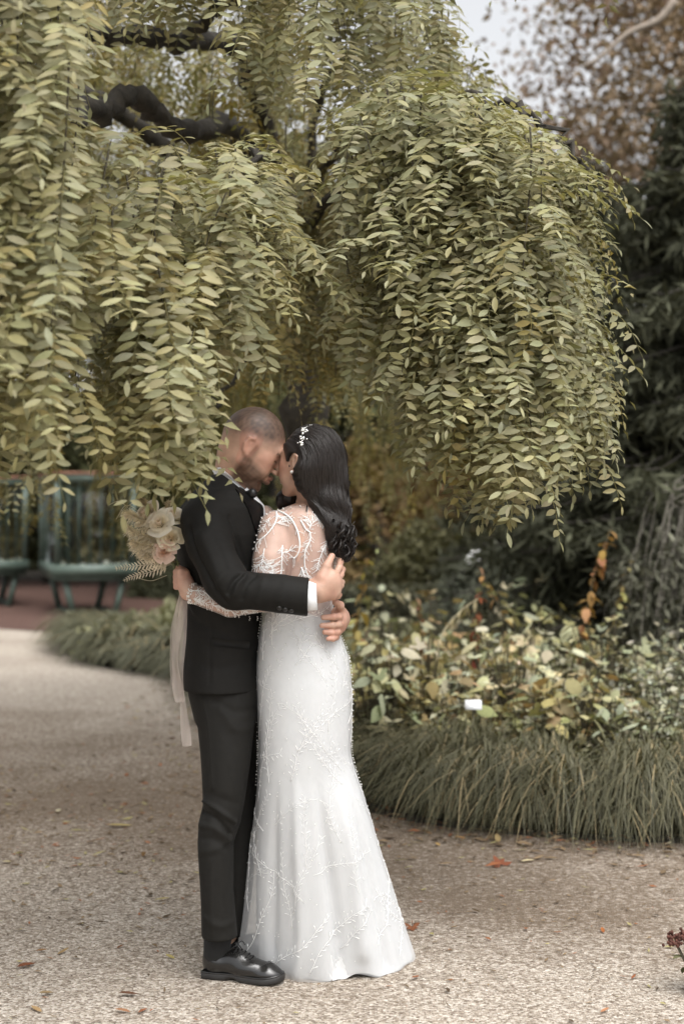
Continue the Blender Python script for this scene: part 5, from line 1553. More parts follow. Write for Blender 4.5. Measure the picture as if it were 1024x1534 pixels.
# legs and hips under the skirt
lg = Shape().loft([row(930, 408, 490, .08, .07), row(1000, 400, 512, .12, .09), row(1060, 402, 512, .12, .10), row(1250, 415, 500, .09, .12), row(1425, 425, 490, .06, .24)], k=.02)
V, F = sdf_mesh(lg, P(390, 1460, 0) - [.02, .12, 0], P(530, 915, .3) + [.02, .05, 0], .012, smooth=1); bparts.append((V, F, np.tile(bskin, (len(V), 1))))
V, F, C = merge(bparts)
add('body', np_mesh('body', V, F, C), M['skin'], bride)

# --- sheer bodice and sleeves
def sheer(name, fac, rgb=(.78, .77, .76)):
    m, nt, b = new_mat(name)
    tp = nt.nodes.new('ShaderNodeBsdfTransparent'); df = nt.nodes.new('ShaderNodeBsdfDiffuse'); df.inputs[0].default_value = (*rgb, 1)
    trn = nt.nodes.new('ShaderNodeBsdfTranslucent'); trn.inputs[0].default_value = (*rgb, 1)
    m2 = nt.nodes.new('ShaderNodeMixShader'); m2.inputs[0].default_value = .35; nt.links.new(df.outputs[0], m2.inputs[1]); nt.links.new(trn.outputs[0], m2.inputs[2])
    ms = nt.nodes.new('ShaderNodeMixShader'); ms.inputs[0].default_value = fac
    # seen edge-on, net looks denser
    lw = nt.nodes.new('ShaderNodeLayerWeight'); lw.inputs[0].default_value = .35
    mr = nt.nodes.new('ShaderNodeMapRange'); mr.inputs['To Min'].default_value = fac; mr.inputs['To Max'].default_value = min(1, fac * 2.0)
    nt.links.new(lw.outputs['Facing'], mr.inputs['Value']); nt.links.new(mr.outputs[0], ms.inputs[0])
    nt.links.new(tp.outputs[0], ms.inputs[1]); nt.links.new(m2.outputs[0], ms.inputs[2]); nt.links.new(ms.outputs[0], nt.nodes['Material Output'].inputs['Surface'])
    return m
M['tulle'] = sheer('tulle', .20, (.78, .74, .72))
M['skirt_tulle'] = sheer('skirt_tulle', .34, (.80, .81, .82))
M['lace'] = mat('lace', (.82, .82, .81), .6, .04, 50)
M['gown'] = mat('gown', (.62, .63, .635), .55, .05, 12, .04, 300, sheen=.1)
M['pearl'] = mat('pearl', (.80, .79, .76), .25)
us = upper(.0035); us.cut(P(287, 889, -.038), P(270, 886, -.03) - P(287, 889, -.038)).cut(P(464, 757, .07), (0, 0, 1))
V, F = sdf_mesh(us, P(270, 975, 0) - [.02, .16, 0], P(520, 745, .3) + [.02, .05, .02], .006, smooth=1)
sheer_o = add('sheer_bodice', np_mesh('sheer_bodice', V, F), M['tulle'], bride)
usv = bvh_of(V, F)

# --- skirt: opaque lining and a wider tulle layer
sk = [(885, 401, 499, .098, .065), (905, 398, 498, .095, .065), (920, 396, 498, .097, .067), (950, 391, 508, .112, .072), (975, 388, 518, .125, .078), (1000, 386, 523, .135, .082), (1040, 386, 526, .142, .087), (1100, 389, 525, .142, .092), (1130, 389, 525, .142, .097), (1160, 388, 533, .147, .108), (1200, 385, 546, .156, .122), (1250, 379, 561, .170, .148), (1300, 372, 576, .184, .178), (1350, 365, 591, .198, .208), (1400, 357, 606, .212, .238), (1436, 352, 617, .222, .26)]
def skirt(rows, flute, n=150, zsub=4, hem=0.0):
    T = np.array([row(*r_) for r_ in rows]); T = T[np.argsort(-T[:, 0])]
    m = (len(T) - 1) * zsub + 1; i0 = np.arange(len(T)); ii = np.linspace(0, len(T) - 1, m)
    Tc = catmull(T, zsub)
    th = np.arange(n) / n * 2 * math.pi
    z, cx, cy, a, b = Tc.T
    t = np.clip((zpx(1150, 4.5) - z) / zpx(1150, 4.5), 0, 1)
    fl = flute * t[:, None] ** 1.1 * (.5 * np.sin(7 * th + .6 + .6 * t[:, None])[None][0] + .32 * np.sin(12 * th + 2.0)[None] + .22 * np.sin(4 * th + 1.0)[None])
    # keep the silhouette in the picture plane, flute the rest
    w = 1 - .65 * np.abs(np.cos(th))[None] ** 6
    wr = .004 * np.exp(-((z - zpx(935, 4.44)) / .05) ** 2)[:, None] * np.sin(z * 260 + 2 * np.sin(th[None] * 2).T)[:, None].reshape(len(z), -1)[:, :1] if False else 0
    rad = 1 + fl * w
    X = cx[:, None] + a[:, None] * rad * np.sign(np.cos(th)) * np.abs(np.cos(th)) ** .95; Y = cy[:, None] + b[:, None] * rad * np.sin(th)
    Z = np.repeat(z[:, None], n, 1)
    zz = (t ** 6)[:, None] * (.010 * np.sin(5 * th + 1.3) + .008 * np.sin(9 * th))[None]
    Z = np.maximum(Z + zz, .008)
    V = np.stack([X, Y, Z], -1)
    i, j = np.meshgrid(np.arange(len(z) - 1), np.arange(n), indexing='ij'); j2 = (j + 1) % n
    F = np.stack([i * n + j, (i + 1) * n + j, (i + 1) * n + j2, i * n + j2], -1).reshape(-1, 4)
    return V, F
lin = []
for v, l, r_, b_, d_ in sk:
    l2 = np.interp(v, [1150, 1200, 1300, 1400, 1436], [l, 388, 384, 384, 386]) if v > 1150 else l + 1
    lin.append((v, l2, r_ - 3, b_ - .006, d_))
GV, GF = skirt(lin, .085)
Vl = GV.reshape(-1, 3)
# soft drag lines where the gown is gathered below the waist
Vl = folds(Vl, GF, [([(400, 935), (440, 945), (488, 940)], .004, .008), ([(398, 948), (440, 962), (495, 958)], -.004, .008), ([(395, 965), (440, 985), (505, 980)], .003, .010), ([(392, 1000), (430, 1015), (470, 1012)], -.003, .012),
    ([(440, 1120), (446, 1250), (452, 1400), (446, 1460)], .018, .020, 1), ([(470, 1130), (490, 1280), (505, 1400), (508, 1462)], -.022, .016, 1), ([(500, 1150), (530, 1300), (548, 1462)], .016, .020, 1), ([(415, 1150), (410, 1300), (408, 1460)], -.015, .016, 1), ([(520, 1160), (560, 1330), (580, 1450)], -.015, .015, 1)])
gown = add('gown', np_mesh('gown', Vl, GF), M['gown'], bride)
TV, TF = skirt([(v, l - 2, r_ + 1, b_ + .004, d_) for v, l, r_, b_, d_ in sk], .085)
Vt = folds(TV.reshape(-1, 3), TF, [([(440, 1120), (446, 1250), (452, 1400), (446, 1460)], .018, .020, 1), ([(470, 1130), (490, 1280), (505, 1400), (508, 1462)], -.018, .016, 1), ([(500, 1150), (530, 1300), (548, 1462)], .016, .020, 1), ([(415, 1150), (410, 1300), (408, 1460)], -.015, .016, 1), ([(520, 1160), (560, 1330), (580, 1450)], -.015, .015, 1)])
tul = add('tulle_overskirt', np_mesh('tulle_overskirt', Vt, TF), M['skirt_tulle'], bride)
TVg = Vt.reshape(TV.shape); TN = normals(Vt, TF).reshape(TV.shape)
cen_ = TVg.mean(1, keepdims=True); 
if ((TVg - cen_)[:, :, :2] * TN[:, :, :2]).sum() < 0: TN = -TN

def surf(i, j):
    """point and normal on the tulle at fractional row i, column j"""
    nr, nc = TVg.shape[:2]; i = min(max(i, 0), nr - 1.001); i0 = int(i); fi = i - i0; j0 = int(math.floor(j)); fj = j - j0
    g = lambda A: (A[i0, j0 % nc] * (1 - fi) * (1 - fj) + A[i0 + 1, j0 % nc] * fi * (1 - fj) + A[i0, (j0 + 1) % nc] * (1 - fi) * fj + A[i0 + 1, (j0 + 1) % nc] * fi * fj)
    return g(TVg), unit(g(TN))

re_ = random.Random(99)
emb, beads = [], []
def bead(p, r, m=6): 
    th = np.linspace(0, math.pi, 4); return tube(np.stack([0 * th, 0 * th, -np.cos(th) * r], 1) + p, np.maximum(np.sin(th) * r, .0003), m, False)
def stitch(pts, w):
    if len(pts) >= 2: emb.append(tube(np.array(pts), np.linspace(w, w * .5, len(pts)), 4))
def grow(i, j, ang, L, w, depth):
    """a sprig of embroidery growing over the skirt; ang measured in the cloth, 90 = up"""
    nc = TVg.shape[1]; pts = []; step = .010 if depth == 0 else .005; n = max(4, int(L / step))
    curl = re_.uniform(-2.2, 2.2) if depth == 0 else re_.choice((-1, 1)) * re_.uniform(12, 30); ph = re_.uniform(0, 6.28)
    for k in range(n):
        p, nrm = surf(i, j); pts.append(p + nrm * .0012)
        if depth == 0 and k > 1 and k % 2 == 0:
            for sg in (-1, 1):
                if re_.random() < .75: grow(i, j, ang + sg * re_.uniform(.5, 1.0), re_.uniform(.014, .036), w * .6, 1)
        ipx = abs(np.linalg.norm(surf(i + 1, j)[0] - surf(i, j)[0])) + 1e-5; jpx = np.linalg.norm(surf(i, j + 1)[0] - surf(i, j)[0]) + 1e-5
        i -= math.sin(ang) * step / ipx; j += math.cos(ang) * step / jpx
        ang += (curl + 5 * math.sin(k * .35 + ph) * (depth == 0)) * step
        if i < 1 or i > TVg.shape[0] - 2: break
    if depth and len(pts) > 3:                       # swollen tip: a stitched leaf
        emb.append(tube(np.array(pts), w * np.interp(np.linspace(0, 1, len(pts)), [0, .45, .8, 1], [.7, .7, 2.2, .5]), 4))
    else: stitch(pts, w)
nr, nc = TVg.shape[:2]
for k in range(105):
    i = re_.uniform(6, nr - 2); j = re_.uniform(0, nc)
    grow(i, j, math.pi / 2 + re_.gauss(0, .6), re_.uniform(.14, .32) * (.7 if i < 25 else 1.1), re_.uniform(.0005, .0009), 0)
for k in range(15):                                     # scrolls along the hem
    j = nc * (k + re_.uniform(-.2, .2)) / 15
    grow(nr - 2 - re_.uniform(0, 4), j, math.pi / 2 + re_.choice((-1, 1)) * re_.uniform(.5, 1.1), re_.uniform(.2, .36), .0011, 0)
for k in range(500):
    p, nrm = surf(re_.uniform(1, nr - 2), re_.uniform(0, nc)); beads.append(bead(p + nrm * .002, re_.uniform(.0010, .0019), 5))
for j in (0, nc / 2):                                   # beaded side seams
    for i in np.arange(8, nr * .62, .55):
        p, nrm = surf(i, j + re_.gauss(0, 1.2)); beads.append(bead(p + nrm * .004, re_.uniform(.0014, .0026)))
# branches on the sheer back and sleeves
def lacepx(pts, w, bv=usv, twig=1.0, fan=0):
    c = catmull(np.array(pts, float), 6); P3 = []
    for u, v in c:
        p, n = ray(bv, u, v)
        if p is not None: P3.append(p + n * .001)
    if len(P3) > 1: emb.append(tube(np.array(P3), np.concatenate([np.linspace(w, w * .85, len(P3) - 1), [w * .5]]) / 4.0 / pxm, 6))
    for k in range(1, len(c)):
        if re_.random() > .8 * twig: continue
        t = unit(np.append(c[k] - c[k - 1], 0))[:2]
        for sg in (-1, 1):
            if re_.random() < .35: continue
            a = re_.uniform(.5, 1.1) * sg; d = np.array([t[0] * math.cos(a) - t[1] * math.sin(a), t[0] * math.sin(a) + t[1] * math.cos(a)]) * (-1 if fan < 0 else 1)
            L = re_.uniform(5, 12) * (1.4 if fan else 1)
            q0 = c[k]; tw = []
            for s_ in np.linspace(0, 1, 5):
                qq = q0 + d * L * s_ + np.array([-d[1], d[0]]) * re_.uniform(-.4, .4); p, n = ray(bv, *qq)
                if p is not None: tw.append(p + n * .001)
            if len(tw) > 1 and np.linalg.norm(tw[0] - tw[-1]) < .06:
                emb.append(tube(np.array(tw), np.linspace(.0009, .0006, len(tw)), 4))
                if re_.random() < .6: beads.append(bead(tw[-1], .0018, 5))
for pts, w, tw_, fan in [
    ([(414, 764), (413, 781), (402, 798), (390, 809), (383, 817)], 5, .7, 1), ([(416, 765), (430, 772), (439, 782), (446, 798), (449, 816), (446, 830), (439, 838)], 5.5, .35, 0), ([(413, 784), (423, 782), (436, 780)], 3, 1, 0), ([(413, 766), (420, 775), (434, 778)], 2, 1, 0),
    ([(450, 779), (458, 793), (464, 798), (464, 810), (457.5, 824), (456, 842), (458, 854), (462, 866)], 4.5, .6, 0), ([(464, 793), (465, 784), (460, 775)], 3, 1.2, 1), ([(466, 786), (473, 779), (480, 774)], 2, 1.2, 0),
    ([(423, 817), (422, 828), (421.5, 845), (420.6, 863)], 4, 1.1, 1), ([(424, 828), (435.6, 824), (444, 817)], 3, 1.2, 0), ([(396, 822), (393, 840), (386, 849), (376, 854)], 3, 1.3, 1), ([(392, 840), (400, 846), (410, 850)], 2, 1.2, 1), ([(388, 848), (400, 855), (408, 858)], 1.6, 1.2, 1),
    ([(484, 822), (477, 842), (474, 856)], 3, 1.2, 0), ([(490, 800), (488, 815), (484, 824)], 2, 1.2, 0), ([(451, 850), (454, 858), (456, 866)], 6, 1.2, 0), ([(437, 862), (440, 868), (446, 870)], 2, 1, 0), ([(470, 770), (480, 780), (490, 792)], 2, 1.2, 0), ([(405, 775), (396, 788), (388, 800)], 1.6, 1, 0),
    ([(288, 885), (304, 886), (315, 894), (327, 903), (341, 915), (354, 911), (369, 917), (385, 922)], 3, 1.1, 0), ([(290, 897), (302, 900), (312, 906)], 2.4, 1.2, 0), ([(306, 881), (312, 886), (318, 882)], 2.4, 1.2, 0), ([(314, 900), (322, 908), (330, 908)], 2.4, 1.2, 0), ([(360, 921), (372, 913), (384, 915)], 2, 1.2, 0), ([(340, 905), (350, 918), (362, 922)], 2, 1.2, 0), ([(296, 880), (300, 892), (298, 903)], 2, 1.2, 0)]:
    lacepx(pts, w, twig=tw_, fan=fan)
# beaded cuff, beads along the sleeve's lower edge and the shoulder
ax = unit(P(270, 886, -.03) - P(288, 889, -.038)); x_ = unit(np.cross(ax, (0, 0, 1))); y_ = np.cross(ax, x_)
for k in range(110):
    a = re_.uniform(0, 6.283); p = P(288 + re_.uniform(-3, 3.5), 889, -.038) + (.0295 + re_.uniform(0, .002)) * (math.cos(a) * x_ + math.sin(a) * y_); beads.append(bead(p, re_.uniform(.0018, .003), 5))
for u, v in ((292, 909), (300, 912), (308, 911), (345, 926), (358, 929), (374, 933), (386, 933), (338, 923), (351, 926)):
    for s_ in range(3): beads.append(bead(P(u + re_.uniform(-.5, .5), v - 9 + s_ * 2.4, -.058), .0017, 6))
for u, v in ((450, 758), (436, 761), (424, 762), (405, 768), (400, 770), (395, 779), (390, 783), (388, 788), (384, 803), (381, 812), (379, 822), (417, 764), (392, 776)):
    for s_ in range(2): beads.append(bead(P(u + re_.uniform(-1, 1), v + re_.uniform(-1, 1), -.005), .0022, 6))
V, F, _ = merge(emb); tag(add('lace_embroidery', np_mesh('lace_embroidery', V, F), M['lace'], bride), kind='stuff')
V, F, _ = merge(beads); tag(add('beading', np_mesh('beading', V, F), M['pearl'], bride), kind='stuff')
gb = bvh_of(np.vstack([Vl]), GF)
for k in range(22):                                      # covered buttons down the back
    u = interp(k, [0, 10, 21], [501, 502, 497]); v = 826 + k * 4.3
    p, n = ray(usv if v < 890 else gb, u, v)
    if p is None: p, n = ray(usv if v < 890 else gb, u - 5, v)
    if p is not None: add('button', np_mesh('button', *knob(p, n, .0042, .8, 7)), M['pearl'], bride)

# --- hair
M['hair'] = mat('hair', (.014, .0105, .009), .42, .3, 90, spec=.4)
hr = Shape()
def HB(x, y, z): return bc + Rb @ (np.array([x, y, z]) * Sb)
hr.ell(HB(-.026, 0, .034), np.array([.102, .088, .098]) * Sb, Rb, k=.02)
hr.ell(HB(-.045, 0, -.02), np.array([.088, .088, .095]) * Sb, Rb, k=.03)
hr.cap(HB(.03, .06, .04), HB(-.03, .072, -.03), .022, .03, k=.02)
hr.chain([P(487, 690, .04), P(497, 728, .02), P(495, 752, .0), P(505, 780, -.008), P(506, 803, -.014), P(517, 830, -.005)], [.062, .054, .050, .043, .038, .020], k=.04, flat=((0, 1, 0), .75))
hr.chain([P(462, 705, -.005), P(458, 728, .0), P(470, 748, .0), P(488, 770, -.015)], [.034, .030, .026, .02], k=.03)
hr.chain([P(440, 725, .10), P(430, 745, .12), P(420, 757, .13)], [.03, .03, .02], k=.03)
# face and ear stay free
hr.sub(HB(.085, 0, -.030), np.array([.075, .095, .085]) * Sb, Rb, k=.012)
hr.sub(HB(-.004, .085, -.014), np.array([.027, .034, .037]) * Sb, Rb, k=.008)
def hair_f(p): return hr(p) + .0065 * np.clip((zpx(715, 4.4) - p[:, 2]) / .08, 0, 1) * np.sin(p[:, 2] * 75 + p[:, 0] * 40) + .0016 * np.sin(p[:, 0] * 260 + 14 * np.sin(p[:, 2] * 22) + p[:, 1] * 120) 
V, F = sdf_mesh(hair_f, P(405, 850, -.02) - [.02, .12, .01], P(545, 620, .2) + [.02, .08, .01], .0042, smooth=1)
hair = add('hair', np_mesh('hair', V, F), M['hair'], bride)
hv = bvh_of(V, F)
lp = catmull([(436, 657), (447, 668), (456, 690), (452, 715), (456, 738), (472, 754), (484, 778), (494, 805), (503, 832)], 6)
rp = catmull([(470, 636), (500, 646), (516, 680), (519, 712), (521, 742), (525, 775), (528, 805), (526, 828), (517, 842)], 6)
strands = []
rh = random.Random(4)
for k in range(540):
    a = rh.random(); ph = rh.uniform(0, 6.28); ph2 = round(a * 6) * 1.3; pts = []; lift = rh.uniform(.0005, .006)
    n = len(lp); i0 = rh.randint(0, 8) if rh.random() < .7 else rh.randint(8, 24); i1 = n - rh.randint(0, 10)
    last = None
    for i in range(i0, i1):
        t = i / (n - 1); w = lp[i] * (1 - a) + rp[i] * a
        w = w + np.array([math.sin(t * 19 + ph2 * .5) * 8 * max(0, t - .3) + math.sin(t * 9 + ph) * 1.3, 0])
        p, nn = ray(hv, *w)
        if p is None: p = last + (P(*w, 0) - P(*lw_, 0)) if last is not None else None; nn = np.array([0, -1, 0])
        if p is None: continue
        if last is not None and np.linalg.norm(p - last) > .05: break
        last, lw_ = p, w
        pts.append(p + nn * lift * (0.4 + t))
    if len(pts) > 5:
        pts = pts[::2]; m_ = len(pts); strands.append(tube(np.array(pts), .0014 * np.minimum(1, np.minimum(np.arange(m_) + 1, m_ - np.arange(m_)) / 2.5) + .0004, 4, False))
for k in range(60):                                      # loose curls at the ends
    u0, v0 = rh.uniform(494, 528), rh.uniform(778, 818); r_ = rh.uniform(3, 7); s0 = round(rh.uniform(0, 6.28)) * 1.05; dy0 = rh.uniform(-.062, -.02)
    pts = [P(u0 + r_ * math.sin(s0 + t * 5) + t * rh.choice((2, 5)), v0 + t * rh.uniform(22, 28), dy0 + .012 * math.cos(s0 + t * 5)) for t in np.linspace(0, 1, 12)]
    strands.append(tube(np.array(pts), rh.choice((.0012, .002, .0045)) * np.linspace(1, .3, 12), 5, False))
for pts in ([(470, 745), (478, 752), (480, 765), (486, 772)], [(466, 748), (460, 757), (459, 766)], [(472, 750), (482, 764), (484, 778), (490, 788)]):
    P3 = [ray(usv, *c)[0] for c in catmull(np.array(pts, float), 5)]; P3 = [p for p in P3 if p is not None]
    if len(P3) > 2: strands.append(tube(np.array(P3) - [0, .003, 0], .0018, 5, False))
V, F, _ = merge(strands); tag(add('hair_strands', np_mesh('hair_strands', V, F), M['hair'], hair), kind='stuff')

# --- hair comb and pearl earring
M['silver'] = mat('silver', (.70, .70, .68), .25, metallic=.8)
cb_ = []
for k in range(46):
    t = rh.random(); u = 452 + 5 * t + rh.gauss(0, 2.8 * (1 - .5 * abs(t - .5))); v = 668 - 26 * t + rh.gauss(0, 1.5)
    p, nn = ray(hv, u, v)
    if p is not None: cb_.append(bead(p + nn * rh.uniform(.002, .006), rh.uniform(.0022, .0042), 6))
for u, v in ((458, 642), (461, 640), (464, 638.5), (467, 638)):
    p, nn = ray(hv, u, v)
    if p is not None: cb_.append(bead(p + nn * .003, .0022, 6))
V, F, _ = merge(cb_); add('hair_comb', np_mesh('hair_comb', V, F), M['silver'], bride)
V, F = bead(HB(-.002, .086, -.045), .0052, 10); add('pearl_earring', np_mesh('pearl_earring', V, F), M['pearl'], bride)
# ------------------------------------------------------------------ bouquet
BO = P(268, 868, -.005)
bq = empty('bouquet', BO)
tag(bq, 'cream and blush rose bouquet with dried plumes and long pale ribbons held behind the groom', 'bouquet')
M['petal'] = leaf_mat('petal', .25, .6, .04)
M['plume'] = leaf_mat('plume', .3, .8, .02)
rq = random.Random(8)
def petal(r, h, openv, wid):
    n, m = 6, 6; V = []
    for i in range(n):
        t = i / (n - 1)
        for j in range(m):
            s = (j / (m - 1) - .5) * wid * (0.35 + .65 * math.sin(min(1, t * 1.25 + .1) * 1.57)) * (1 - .25 * max(0, t - .75) * 4)
            rr = r * (.25 + .75 * math.sin(t * 1.45)) * (1 + openv * t ** 3) + .004 * abs(s) * t
            z = h * t - openv * .45 * h * max(0, t - .6) ** 1.2 * 2
            V.append((rr * math.cos(s), rr * math.sin(s), z))
    i, j = np.meshgrid(np.arange(n - 1), np.arange(m - 1), indexing='ij')
    return np.array(V), np.stack([i * m + j, i * m + j + 1, (i + 1) * m + j + 1, (i + 1) * m + j], -1).reshape(-1, 4)
def rose(c, axis, R0, colr):
    root = empty('rose', c); root.parent = bq; root.location = Vector(c - BO)
    z = unit(axis); x = unit(np.cross(z, (0, 1, .3))); y = np.cross(z, x); Rm = np.stack([x, y, z], 1)
    spec = [(.16, .75, -.3, 2.6, 3), (.30, .80, -.1, 2.1, 3), (.50, .82, .1, 1.7, 4), (.74, .74, .3, 1.5, 5), (.98, .58, .55, 1.4, 5)]
    for k, (r_, h_, op, wd, cnt) in enumerate(spec):
        for q_ in range(cnt):
            V, F = petal(R0 * r_, R0 * h_, op, wd); V = rotz(V, 6.283 * q_ / cnt + k * .8 + rq.uniform(-.15, .15)); V[:, 2] -= R0 * (.0 + .05 * k)
            g = rq.uniform(.92, 1.05); cc = np.array(colr) * g * (1 - .10 * (4 - k) / 4 * np.array([.2, 1, 1.1]))
            add('petal', np_mesh('petal', V @ Rm.T, F, np.tile(cc, (len(V), 1))), M['petal'], root, world=False)
    return root
rose(P(241, 786, -.035), (-.25, -.85, .45), .031, (.84, .80, .72))
rose(P(256, 808, -.04), (.05, -.9, .4), .028, (.80, .74, .60))
rose(P(247, 827, -.05), (-.1, -.98, .15), .025, (.78, .60, .52))
rose(P(222, 772, .0), (-.6, -.6, .6), .034, (.82, .75, .67))
rose(P(258, 775, .0), (.2, -.6, .8), .030, (.84, .80, .72))
rose(P(236, 812, -.01), (-.5, -.8, .2), .030, (.80, .74, .62))

def plume(pts, n, hair, colr, name='pampas_plume', spread=.9):
    hair = hair * 1.25; c = catmull(np.array(pts), 8); parts = []
    V, F = tube(c, np.linspace(.0022, .0008, len(c)), 4, False); parts.append((V, F, np.tile(np.array(colr) * .8, (len(V), 1))))
    T = np.gradient(c, axis=0); T /= np.linalg.norm(T, axis=1)[:, None]
    for k in range(int(n * 1.5)):
        t = rq.random() ** .8; i = min(int((.25 + .75 * t) * (len(c) - 1)), len(c) - 1)
        d = unit(T[i] * rq.uniform(.6, 1.4) + np.array([rq.gauss(0, spread), rq.gauss(0, spread), rq.gauss(0, spread)]) * .6)
        L = hair * rq.uniform(.5, 1.1) * (1.2 - .7 * t); b = unit(np.cross(d, (rq.random(), rq.random(), rq.random()))) * .0010
        p0 = c[i]; p1 = p0 + d * L * .5 + np.array([0, 0, -.06 * L]); p2 = p0 + d * L + np.array([0, 0, -.3 * L])
        V = np.array([p0 - b, p0 + b, p1 + b, p1 - b, p2]); parts.append((V, [np.array([[0, 1, 2, 3]]), np.array([[3, 2, 4]])], np.tile(np.array(colr) * rq.uniform(.8, 1.15), (5, 1))))
    V, F, C = merge(parts); return add(name, np_mesh(name, V, F, C), M['plume'], bq)
DRY = (.80, .74, .64)
base = P(262, 842, -.01)
plume([base, P(235, 800, -.02), P(205, 775, -.02), P(190, 768, -.01)], 520, .045, DRY)
plume([base, P(232, 812, -.03), P(208, 800, -.04), P(192, 790, -.04)], 480, .04, (.80, .74, .64))
plume([base, P(235, 822, -.04), P(212, 818, -.05), P(200, 812, -.05)], 520, .04, (.78, .71, .60))
plume([base, P(240, 790, .0), P(222, 760, .0), P(212, 748, .0)], 380, .035, (.50, .42, .30))
plume([base, P(238, 835, -.04), P(222, 832, -.05), P(212, 828, -.05)], 420, .035, (.74, .66, .54))
plume([base, P(250, 800, .0), P(250, 765, .02), P(252, 752, .02)], 300, .03, (.60, .52, .40))
def fern(pts, n, L0, colr):
    c = catmull(np.array(pts), 10); parts = [tube(c, np.linspace(.002, .0008, len(c)), 4, False)]
    parts = [(parts[0][0], parts[0][1], np.tile(np.array(colr) * .8, (len(parts[0][0]), 1)))]
    T = np.gradient(c, axis=0); T /= np.linalg.norm(T, axis=1)[:, None]
    for k in range(n):
        t = .15 + .85 * k / n; q_ = t * (len(c) - 1); i = int(q_); p = c[i] + (c[min(i + 1, len(c) - 1)] - c[i]) * (q_ - i)
        for sg in (-1, 1):
            sd = unit(np.cross(T[i], (0.1, 1, .1))) * sg; d = unit(sd + T[i] * .8 + np.array([0, rq.gauss(0, .2), 0])); L = L0 * (1.1 - .8 * t) * rq.uniform(.8, 1.15)
            V, F = leaflet(d, np.array([rq.gauss(0, .2), -1, .3]), L, L * .26, p, .15, .2, 3); parts.append((V, F, np.tile(np.array(colr) * rq.uniform(.85, 1.15), (len(V), 1))))
    V, F, C = merge(parts); return add('bleached_fern', np_mesh('bleached_fern', V, F, C), M['plume'], bq)
fern([base, P(235, 845, -.05), P(200, 848, -.06), P(172, 852, -.06)], 17, .030, (.64, .57, .46))
fern([base, P(232, 855, -.04), P(205, 862, -.05), P(184, 870, -.05)], 14, .026, (.62, .55, .44))
fern([base, P(225, 835, -.05), P(205, 825, -.06), P(194, 822, -.06)], 12, .024, (.66, .60, .48))
fern([base, P(255, 838, -.05), P(262, 820, -.05), P(266, 805, -.05)], 10, .018, (.55, .47, .30))
for pts in ([base, P(205, 775, .0), P(180, 752, .0), P(162, 757, .0)], [base, P(215, 775, .0), P(190, 757, .0), P(174, 778, .0)], [base, P(225, 765, .0), P(205, 752, .0), P(186, 762, .0)], [base, P(205, 860, .0), P(225, 870, .0), P(250, 862, 0)]):
    V, F = tube(catmull(np.array(pts), 8), .0010, 4, False); add('dry_strand', np_mesh('dry_strand', V, F, np.tile([.5, .45, .33], (len(V), 1))), M['plume'], bq)
stems = [tube([P(262 + rq.uniform(-6, 6), 842 + rq.uniform(-3, 3), -.01 + rq.uniform(-.015, .015)), BO + (rq.uniform(-.008, .008), rq.uniform(-.008, .008), 0), P(272 + rq.uniform(-3, 3), 893 + rq.uniform(0, 8), rq.uniform(-.02, .0))], .0028, 5) for _ in range(14)]
V, F, _ = merge(stems); add('stems', np_mesh('stems', V, F), mat('stem', (.11, .12, .055), .7, .3), bq)
M['ribbon'] = sheer('ribbon', .42, (.66, .58, .53))
def ribbon(pts, w, n=40):
    c = catmull(np.array(pts), 10); s = np.linspace(0, 1, len(c)); V = []
    for i, p in enumerate(c):
        tw = .9 * math.sin(s[i] * 5 + w * 60); d = np.array([math.cos(tw), math.sin(tw), 0]) * w / 2
        for q_ in (-1, -.3, .3, 1): V.append(p + d * q_ + np.array([0, .006 * math.cos(q_ * 3 + s[i] * 9), 0]))
    i, j = np.meshgrid(np.arange(len(c) - 1), np.arange(3), indexing='ij')
    return add('ribbon', np_mesh('ribbon', np.array(V), np.stack([i * 4 + j, i * 4 + j + 1, (i + 1) * 4 + j + 1, (i + 1) * 4 + j], -1).reshape(-1, 4)), M['ribbon'], bq)
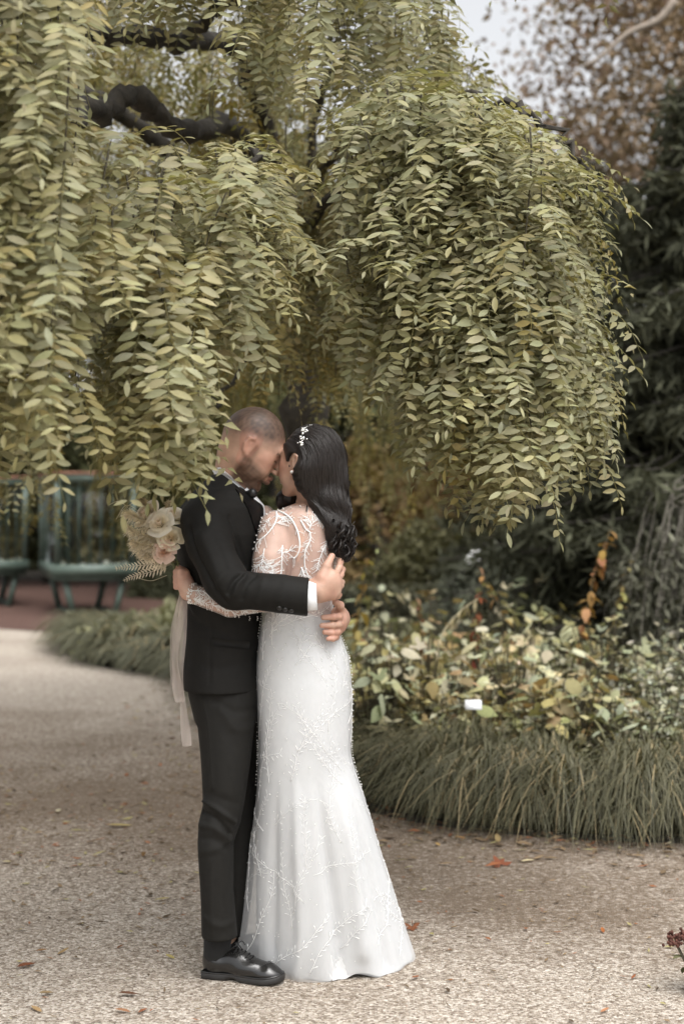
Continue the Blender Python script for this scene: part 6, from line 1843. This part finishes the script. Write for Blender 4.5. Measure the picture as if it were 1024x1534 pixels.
ribbon([P(276, 888, -.03), P(268, 930, -.03), P(262, 980, -.035), P(266, 1025, -.03), P(270, 1052, -.03)], .034)
ribbon([P(277, 888, -.02), P(272, 950, -.03), P(270, 1010, -.03), P(276, 1070, -.03), P(280, 1118, -.03)], .030)
ribbon([P(274, 888, .0), P(262, 940, .0), P(258, 990, .0), P(262, 1030, .0)], .024)
# ------------------------------------------------------------------ sedum plant at the path's near edge
root = empty('sedum_plant', (1.105, 4.28, 0)); b0 = np.array(root.location)
rc = random.Random(3); st, lv, fl = [], [], []
for k in range(16):
    a = rc.uniform(0, 6.28); rr = rc.uniform(.01, .10); h = rc.uniform(.09, .18); tip = np.array([rr * math.cos(a) - .03, rr * math.sin(a), h])
    st.append(tube(np.array([tip * [.2, .2, 0], tip * [.6, .6, .5], tip]), [.004, .003, .0025], 5))
    for j in range(7):
        t = rc.uniform(.1, .85); p = tip * [.2 + .8 * t, .2 + .8 * t, t]; V, F = leaf_blade(rc.uniform(.03, .05), .022, .2, .3, 4)
        g = rc.uniform(.7, 1.2); lv.append((V @ np.array(Matrix.Rotation(rc.uniform(0, 6.28), 3, 'Z') @ Matrix.Rotation(rc.uniform(-.4, .6), 3, 'Y')).T + p, F, np.tile(np.array([.16, .16, .09]) * g, (len(V), 1))))
    if h > .13:
        for j in range(26):
            th_ = np.linspace(0, math.pi, 4); r_ = .0055; c_ = tip + [rc.gauss(0, .014), rc.gauss(0, .014), rc.gauss(.004, .005)]
            V, F = tube(np.stack([0 * th_, 0 * th_, -np.cos(th_) * r_], 1) + c_, np.maximum(np.sin(th_) * r_, .0004), 5, False); fl.append((V, F, np.tile(np.array([.10, .045, .035]) * rc.uniform(.7, 1.4), (len(V), 1))))
V, F, _ = merge(st); add('stem', np_mesh('stem', V, F), M['twig'], root, world=False)
V, F, C = merge(lv); add('foliage', np_mesh('foliage', V, F, C), M['bgleaf'], root, world=False)
V, F, C = merge(fl); add('flower_heads', np_mesh('flower_heads', V, F, C), M['dry'], root, world=False)
tag(root, 'small sedum plant with dark brown flower heads at the gravel edge', 'plant')
